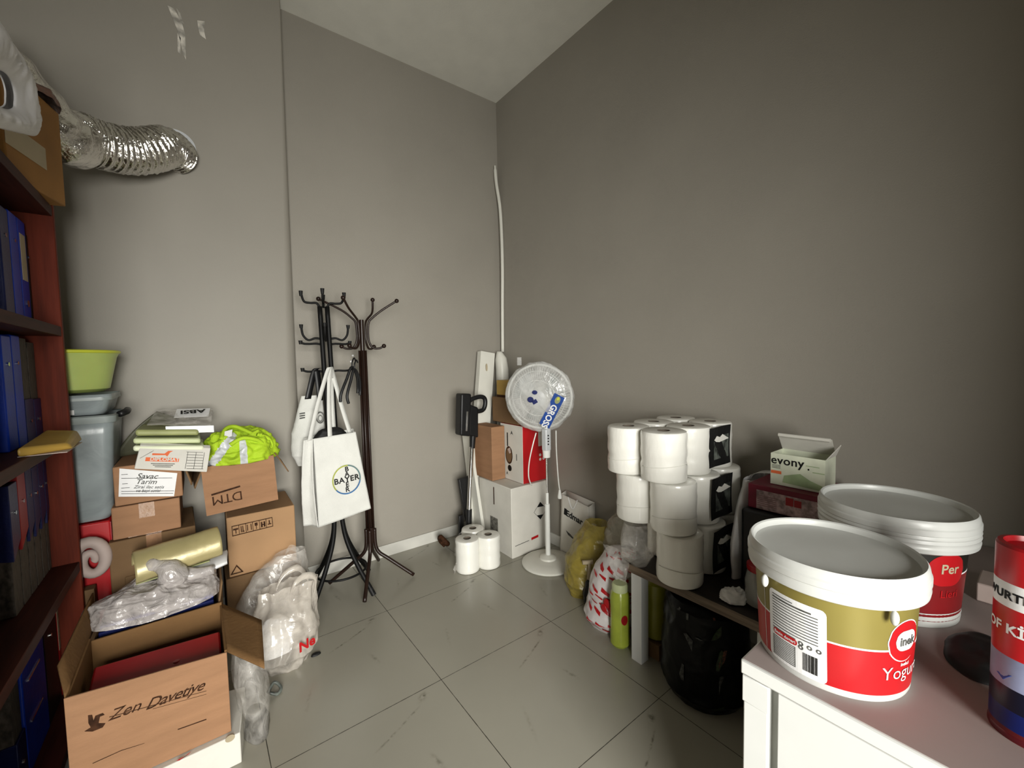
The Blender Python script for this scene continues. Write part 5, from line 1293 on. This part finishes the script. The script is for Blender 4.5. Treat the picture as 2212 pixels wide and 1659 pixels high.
def scrap(k, th_, zf, w_, h_, dz=0.0):  # grey patches paint faint wrinkle highlights on the liner; green and rust are scraps
    j = int(zf*59); i0 = int(th_/360*110)
    pts = []
    n_ = 7
    for q in range(n_):
        a = 2*math.pi*q/n_; rr_ = 0.6+0.4*random.random()
        ii = i0+w_*rr_*math.cos(a); jj = j+h_*rr_*math.sin(a)+dz*math.cos(a)
        p = vs[int(max(0, min(59, jj)))][int(ii) % 110]
        n3 = np.array([p[0]+0.41, p[1]+1.885, 0]); n3 /= np.linalg.norm(n3)
        pts.append(tuple(np.array(p)+n3*0.0035))
    part('scrap_and_glint', MB().add(pts, [tuple(range(n_))]), {'greys': SG, 'dgreen': SN, 'rust': SR}[k], t)
for a in (('greys', 188, 0.80, 1.2, 5, 0), ('greys', 175, 0.86, 1.4, 4, 0), ('greys', 190, 0.58, 3.0, 2.2, -3), ('greys', 185, 0.36, 1.5, 4, 0), ('greys', 205, 0.62, 1.5, 1, -1), ('dgreen', 228, 0.70, 2.4, 3, 2),
          ('dgreen', 226, 0.22, 3.0, 2.5, 2), ('dgreen', 232, 0.50, 1.6, 3, 2), ('rust', 224, 0.88, 1.0, 3, 0), ('rust', 235, 0.52, 1.6, 2, 2), ('greys', 232, 0.36, 1.2, 3, 2)):
    scrap(*a)

# ------------------------------------------------------------------ things on the table right of the paper packs
t = thing('plastic_bag', 'white plastic carrier bag squeezed between the paper packs and the crimson box', 'plastic bag', (-0.28, -1.93, 0.452))
mb = bag_mb([(-0.20, -1.945, 0.422, 0.12, 0.022), (-0.20, -1.945, 0.55, 0.13, 0.024), (-0.17, -1.945, 0.70, 0.11, 0.024), (-0.14, -1.945, 0.79, 0.08, 0.02)], 0.006, 12, 121, 80, 40)
part('bag_body', mb, 'bagwhite', t, smooth=True)
part('handle', ribbon(spline([(-0.10, -1.92, 0.77), (-0.10, -1.94, 0.80), (-0.10, -1.99, 0.812), (-0.10, -2.03, 0.812)], 6), 0.06, (1, 0, 0)), 'bagwhite', t, smooth=True, solid=0.002)
single('black_case', MB().box(-0.33, -0.03, -2.16, -1.975, 0.421, 0.715), 'blackp', 'black case standing on the coffee table under the crimson box', 'case', bevel=0.012, bseg=3)
t = thing('product_box', 'crimson flat box with pinkish label lying on the black case', 'box', (-0.18, -2.1, 0.717))
part('body', MB().hexa([(-0.305, -2.262, 0.717), (-0.07, -2.262, 0.717), (-0.07, -1.990, 0.717), (-0.305, -1.990, 0.717)], [(-0.305, -2.262, 0.808), (-0.07, -2.262, 0.808), (-0.07, -1.990, 0.808), (-0.305, -1.990, 0.808)]), 'magenta', t, bevel=0.003)
fxm = -0.3065
part('label', on_plane(rect(-0.12, 0.12, -0.035, 0.035), (fxm, -2.140, 0.755), (0, -1, 0), (0, 0, 1), 0.0), 'grow', t)
part('label_squares', join(on_plane(rect(-0.012, 0.012, -0.014, 0.014), (fxm, -2.128, 0.770), (0, -1, 0), (0, 0, 1), 0.0006), on_plane(rect(0, 0.022, -0.012, 0.012), (fxm, -2.142, 0.768), (0, -1, 0), (0, 0, 1), 0.0006)), 'redd', t)
part('label_lines', join(*[on_plane(rect(-0.045, 0.02, -0.0015, 0.0015), (fxm, -2.068, 0.735+k*0.007), (0, -1, 0), (0, 0, 1), 0.0006) for k in range(6)]), mat('mauve_ink', (0.28, 0.16, 0.17), 0.7), t)
# evony box
t = thing('product_box', 'opened pale green and white mask box lettered evony on the crimson box', 'box', (-0.20, -2.13, 0.81))
ex0, ex1, ey0, ey1, ez0, ez1 = -0.258, -0.150, -2.216, -2.048, 0.810, 0.925
b = MB(); th = 0.002
b.box(ex0, ex0+th, ey0, ey1, ez0, ez1); b.box(ex1-th, ex1, ey0, ey1, ez0, ez1); b.box(ex0+th, ex1-th, ey0, ey0+th, ez0, ez1); b.box(ex0+th, ex1-th, ey1-th, ey1, ez0, ez1); b.box(ex0+th, ex1-th, ey0+th, ey1-th, ez0, ez0+th)
part('body', b, 'evw', t)
fe = ex0-0.0005
def ev(m_, y, z, mm, nm, l=0.0006): return part(nm, on_plane(m_, (fe, y, z), (0, -1, 0), (0, 0, 1), l), mm, t)
ev(text_mb('evony', 0.042, 0.015, spacing=1.05), -2.102, 0.900, 'ink', 'lettering', 0.001)
ev(rect(-0.017, 0.017, -0.0055, 0.0055), -2.067, 0.856, 'orange', 'orange_bar', 0.0008)
ev(poly2([(-0.055, -0.03), (0.072, -0.036), (0.065, -0.018), (0.03, -0.006), (0.0, 0.012), (-0.05, -0.004)]), -2.143, 0.852, 'evg', 'green_wave')
ev(join(*[rect(-0.014, 0.014, k*0.005-0.001, k*0.005+0.001) for k in range(3)]), -2.067, 0.872, 'ink_gr', 'small_print', 0.0008)
ev(disc2(0, 0, 0.003, 0.003, 10), -2.168, 0.884, 'ink', 'printed_dot', 0.0008)
ev(join(rect(-0.03, 0.01, 0, 0.0025), rect(-0.01, 0.025, -0.02, -0.017)), -2.19, 0.895, 'evg', 'small_print', 0.0008)
lid = MB(); lid.quad((ex1, ey0, ez1), (ex1, ey1, ez1), (ex1-0.045, ey1, ez1+0.062), (ex1-0.045, ey0, ez1+0.062), 4, 4)
part('lid', lid, 'cardw', t, solid=0.002)
lid = MB(); lid.tube([(ex1-0.05, ey0+0.004, ez1+0.060), (ex1-0.05, ey1-0.004, ez1+0.060)], 0.007, n=12)
part('lid_lip', lid, 'cardw', t, smooth='auto')
lid = MB(); lid.quad((ex0+0.01, ey0, ez1), (ex1, ey0, ez1), (ex1-0.03, ey0-0.022, ez1+0.045), (ex0+0.035, ey0-0.012, ez1+0.022), 3, 3)
part('dust_flap', lid, 'cardw', t, solid=0.002)
# jar
t = thing('glass_jar', 'glass jar with dark red lid on the coffee table beside the bucket', 'jar', (-0.42, -2.085, 0.421))
part('glass', MB().lathe([(0.035, 0.421), (0.048, 0.43), (0.050, 0.505), (0.044, 0.535), (0.040, 0.545)], (-0.42, -2.085, 0), n=32), 'glass', t, smooth='auto')
part('lid', MB().lathe([(0.043, 0.545), (0.0445, 0.548), (0.0445, 0.565), (0.040, 0.568)], (-0.42, -2.085, 0), n=32), 'redd', t, smooth='auto')
single('tissue', heap(-0.455, -2.01, 0.4205, 0.034, 0.030, 0.028, 0.016, 34, 9, n=50, fine=0.004), 'paper', 'crumpled white tissue on the coffee table left of the glass jar', 'tissue', smooth=True)

# ------------------------------------------------------------------ white cabinet
t = thing('cabinet', 'white laminate cabinet carrying the buckets in the right foreground', 'cabinet', (-0.56, -2.95, 0))
kx0, kx1, ky0, ky1, kz = -1.100, -0.02, -3.55, -2.318, 0.680
part('worktop', MB().box(kx0, kx1, ky0, ky1, kz-0.030, kz-0.0006), 'whitem', t, bevel=0.003)
part('top_surface', MB().box(kx0+0.004, kx1, ky0+0.004, ky1-0.004, kz-0.001, kz), 'pinktop', t, label='pinkish grey top surface')
part('corner_post', MB().box(kx0+0.004, kx0+0.05, ky1-0.050, ky1-0.004, 0, kz-0.0305), 'whitem', t, bevel=0.003)
part('side_panel', MB().box(kx0+0.05, kx1-0.004, ky1-0.024, ky1-0.006, 0.0, kz-0.0305), 'whitem', t, bevel=0.002)
part('front_panel', MB().box(kx0+0.003, kx0+0.021, ky0+0.01, ky1-0.066, 0.0, kz-0.0305), 'whitem', t, bevel=0.002)
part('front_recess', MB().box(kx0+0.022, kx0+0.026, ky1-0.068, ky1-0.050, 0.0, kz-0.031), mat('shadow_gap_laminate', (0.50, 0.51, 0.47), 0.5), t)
part('hinge_block', MB().box(kx0+0.001, kx0+0.0045, ky1-0.051, ky1-0.003, kz-0.085, kz-0.031), 'whitem', t, bevel=0.003)
part('far_side_panel', MB().box(kx0+0.022, kx1-0.004, ky0+0.01, ky0+0.028, 0.0, kz-0.0305), 'whitem', t)

# ------------------------------------------------------------------ yogurt buckets
def lid_profile(r, z, tall=0.0):
    p = [(r*0.885, z-0.007), (r*0.905, z-0.007), (r*0.925, z-0.002), (r*0.93, z+0.004), (r*0.955, z+0.006), (r*0.975, z+0.002), (r*0.985, z-0.006),
         (r*0.985, z-0.010), (r*1.0, z-0.013), (r*1.0, z-0.024), (r*0.985, z-0.026)]
    if tall:
        for k in range(2): p += [(r*0.992, z-0.029-k*0.010), (r*1.0, z-0.032-k*0.010), (r*0.985, z-0.036-k*0.010)]
    p += [(r*0.985, z-0.033-tall), (r*0.995, z-0.036-tall), (r*0.985, z-0.045-tall), (r*0.94, z-0.049-tall), (r*0.93, z-0.044-tall), (r*0.90, z-0.036-tall)]
    return p
def bucket(name, label, cx, cy, z0, rb, rt, h, lidr, lidz, zsplit, lowm, upm, tall=0.0):
    t = thing(name, label, 'bucket', (cx, cy, z0))
    def rad(z): return rb+(rt-rb)*(z-z0)/h
    part('foot_ring', MB().lathe([(rb*0.93, z0), (rb*0.985, z0), (rb*1.0, z0+0.005), (rad(z0+0.013), z0+0.013)], (cx, cy, 0), n=96), 'lidw', t, smooth='auto')
    part('lower_wrap', MB().lathe([(rad(z0+0.013), z0+0.013), (rad(zsplit-0.0015), zsplit-0.0015)], (cx, cy, 0), n=96, close=False), lowm, t, smooth=True)
    part('white_line', MB().lathe([(rad(zsplit)+0.0002, zsplit-0.0016), (rad(zsplit)+0.0002, zsplit+0.0016)], (cx, cy, 0), n=96, close=False), 'paper', t, smooth=True)
    part('upper_wrap', MB().lathe([(rad(zsplit+0.0015), zsplit+0.0015), (rad(z0+h), z0+h)], (cx, cy, 0), n=96, close=False), upm, t, smooth=True)
    L_ = part('lid', MB().lathe(lid_profile(lidr, lidz, tall), (cx, cy, 0), n=96, close=False).lathe([(0.0, lidz-0.006), (lidr*0.885, lidz-0.007)], (cx, cy, 0), n=96, close=False), 'lidw', t, smooth='auto')
    return t, rad, L_
BX, BY = -0.952, -2.422
t, rad, L_ = bucket('yogurt_bucket', 'yogurt bucket in gold and red with nutrition label, on the cabinet corner', BX, BY, 0.6802, 0.1195, 0.129, 0.172, 0.1435, 0.902, 0.776, 'red', 'gold')
for a in (-128, 150):
    tb = MB(); c = Vector((BX+0.142*math.cos(R(a)), BY+0.142*math.sin(R(a)), 0.845)); tb.ball(c, 0.009, 10, (0.7, 0.7, 1.4)); part('lid_tab', tb, 'lidw', L_, smooth=True)
rp = lambda z: rad(z)+0.0006
rp2 = lambda z: rad(z)+0.0012
rp3 = lambda z: rad(z)+0.0018
def rrect(w, h, r, n=5, sub=16):
    """rounded rectangle as vertical strips so that it bends round a cylinder"""
    m = MB(); xs = [-w/2+w*k/sub for k in range(sub+1)]; xs = sorted(set(xs+[-w/2+r*(1-math.cos(R(q))) for q in (0, 30, 60, 90)]+[w/2-r*(1-math.cos(R(q))) for q in (0, 30, 60, 90)]))
    def hh(x):
        e = min(x+w/2, w/2-x)
        return h/2 if e >= r else h/2-r+math.sqrt(max(0, r*r-(r-e)**2))
    for a, b in zip(xs[:-1], xs[1:]): m.add([(a, -hh(a), 0), (b, -hh(b), 0), (b, hh(b), 0), (a, hh(a), 0)], [(0, 1, 2, 3)])
    return m
LTH = 170.5; LZ = 0.7615; LW = R(45.5)*0.128
lb = part('nutrition_label', on_cyl(rrect(LW, 0.138, 0.009), BX, BY, rp, LTH, LZ), 'paper', t, label='white rounded nutrition label')
def onlab(m_, u, v, r_=rp2): return on_cyl(m_, BX, BY, r_, LTH+math.degrees(u*LW/0.128), LZ+v*0.138)
ln = MB(); random.seed(3)
for k in range(13):
    ww = LW*0.80 if k > 1 else LW*(0.40 if k == 0 else 0.70)
    if k == 12: ww = LW*0.45
    m_ = rect(-LW*0.42, -LW*0.42+ww, -0.0009, 0.0009, 8)
    if k == 1: m_ = rect(-LW*0.42, -LW*0.42+ww, -0.0016, 0.0016, 8)
    ln = join(ln, onlab(m_, 0.0, 0.44-k*0.0405))
for k in range(12): ln = join(ln, onlab(rect(-LW*0.42, LW*0.02, -0.0008, 0.0008, 6), 0, -0.17-k*0.025))
for q in (-0.42, 0.02): ln = join(ln, onlab(rect(-0.0006, 0.0006, -0.020, 0.020), q, -0.305))
part('printed_lines', ln, 'ink_gr', lb)
part('red_pill', onlab(rrect(LW*0.46, 0.012, 0.005, sub=8), -0.18, -0.095), 'red', lb)
part('pill_lettering', onlab(text_mb('Besin degeri', 0.0085, 0.02), -0.18, -0.095, rp3), 'paper', lb)
bc = MB(); x = -0.0115; random.seed(11)
while x < 0.0115:
    w_ = random.choice((0.0005, 0.0009, 0.0014)); bc = join(bc, rect(x, x+w_, -0.017, 0.017)); x += w_+random.choice((0.0005, 0.0009))
part('barcode', onlab(bc, 0.27, -0.30), 'ink', lb)
part('recycling_marks', join(*[onlab(disc2(0, 0, 0.0042, 0.0042, 14, 0.5), a, b) for a, b in ((0.12, -0.07), (0.12, -0.125), (0.26, -0.08), (0.40, -0.08))]), 'ink_gr', lb)
part('seam', on_cyl(rect(-0.0007, 0.0007, -0.071, 0.075), BX, BY, rp, 140.5, 0.765), 'paper', t)
# emblem
em = part('emblem', on_cyl(rrect(0.073, 0.076, 0.0360), BX, BY, rp, -109.5, 0.791), 'paper', t, label='round red emblem with white rim')
part('emblem_field', on_cyl(rrect(0.069, 0.072, 0.0340), BX, BY, rp2, -109.5, 0.791), 'red', em)
part('emblem_badge', on_cyl(rrect(0.048, 0.036, 0.0170), BX, BY, rp3, -109, 0.792), 'paper', em)
part('emblem_lettering', on_cyl(text_mb('inek', 0.022, 0.03), BX, BY, lambda z: rad(z)+0.0024, -108, 0.791), 'ink_gr', em)
part('lettering', on_cyl(text_mb('Yogurt', 0.033, -0.006, align='LEFT'), BX, BY, rp2, -129, 0.733), 'paper', t)
part('small_print', on_cyl(text_mb('inekci', 0.009, 0.02), BX, BY, rp2, -108, 0.748), 'paper', t)

t, rad, L_ = bucket('yogurt_bucket', 'larger dark and red bucket with tall white lid behind the gold one', -0.600, -2.449, 0.6802, 0.118, 0.130, 0.185, 0.1475, 0.918, 0.800, mat('deep_red_print', (0.20, 0.008, 0.010), 0.4), mat('black_brown_print', (0.012, 0.010, 0.007), 0.5), tall=0.018)
th = -120
em = part('emblem', on_cyl(rrect(0.085, 0.070, 0.033), -0.600, -2.449, lambda z: rad(z)+0.0006, th-4, 0.812), 'red', t)
part('emblem_lettering', on_cyl(text_mb('Per', 0.030, 0.02), -0.600, -2.449, lambda z: rad(z)+0.0014, th-2, 0.815), 'cream', em)
part('lettering', on_cyl(text_mb('Lieri', 0.024, 0.0), -0.600, -2.449, lambda z: rad(z)+0.0012, th, 0.758), M['red'], t)
part('white_base_band', MB().lathe([(0.1185, 0.6803), (0.1195, 0.69), (0.1188, 0.694), (0.1202, 0.70), (0.1192, 0.706), (0.1205, 0.712)], (-0.600, -2.449, 0), n=80, close=False), 'lidw', t, smooth='auto')

# can at the right edge
CX_, CY_, CR = -0.923, -2.676, 0.0445
t = thing('spray_can', 'red white and blue cylindrical can lettered OF KIT at the right edge', 'can', (CX_, CY_, 0.6802))
bands = [(0.6802, 0.697, mat('dark_red_band', (0.10, 0.008, 0.010), 0.3)), (0.697, 0.727, mat('deep_blue_band', (0.004, 0.012, 0.11), 0.3)), (0.727, 0.762, mat('night_blue_band', (0.004, 0.005, 0.018), 0.3)), (0.762, 0.810, 'skyb'), (0.810, 0.887, 'red'), (0.887, 0.925, 'paper'), (0.925, 0.979, 'red')]
for z0, z1, mm in bands:
    part('printed_band', MB().lathe([(CR, z0), (CR, z1)], (CX_, CY_, 0), n=64, close=False), mm, t, smooth=True)
part('lid', MB().lathe([(CR, 0.979), (CR-0.002, 0.983), (CR-0.008, 0.984), (CR-0.010, 0.976), (0.0, 0.974)], (CX_, CY_, 0), n=64, close=False), 'redd', t, smooth='auto')
part('base_rim', MB().lathe([(0.0, 0.6803), (CR-0.002, 0.6803), (CR+0.001, 0.683), (CR+0.001, 0.688), (CR, 0.690)], (CX_, CY_, 0), n=64, close=False), mat('rim_red', (0.08, 0.006, 0.01), 0.3), t, smooth='auto')
part('lettering', on_cyl(text_mb('WURTH', 0.018, 0.035, spacing=1.05), CX_, CY_, CR+0.0006, 137, 0.905), 'ink', t)
part('lettering', on_cyl(text_mb('OF KİT', 0.021, 0.03), CX_, CY_, CR+0.0006, 142, 0.853), 'paper', t)
part('car_picture', on_cyl(poly2([(-0.03, -0.004), (-0.01, 0.003), (0.02, 0.006), (0.04, 0.002), (0.03, -0.006), (-0.02, -0.010)]), CX_, CY_, CR+0.0006, 165, 0.780), 'bluei', t)

# black pouch and grey case behind the can
mb = MB(); mb.ball((-0.70, -2.605, 0.700), 0.02, 20, (2.2, 2.2, 0.95))
t = thing('black_pouch', 'flat black rubber object lying on the cabinet between bucket and can', 'pouch', (-0.72, -2.6, 0.6802))
mb = heap(-0.735, -2.612, 0.6804, 0.095, 0.050, 0.014, 0.006, 14, 9, n=50); part('body', mb, 'rubber', t, smooth=True)
single('grey_box', MB().box(-0.46, -0.36, -2.72, -2.58, 0.6802, 0.725), 'pinkw', 'low pinkish grey box at the back of the cabinet behind the can', 'box', bevel=0.003)
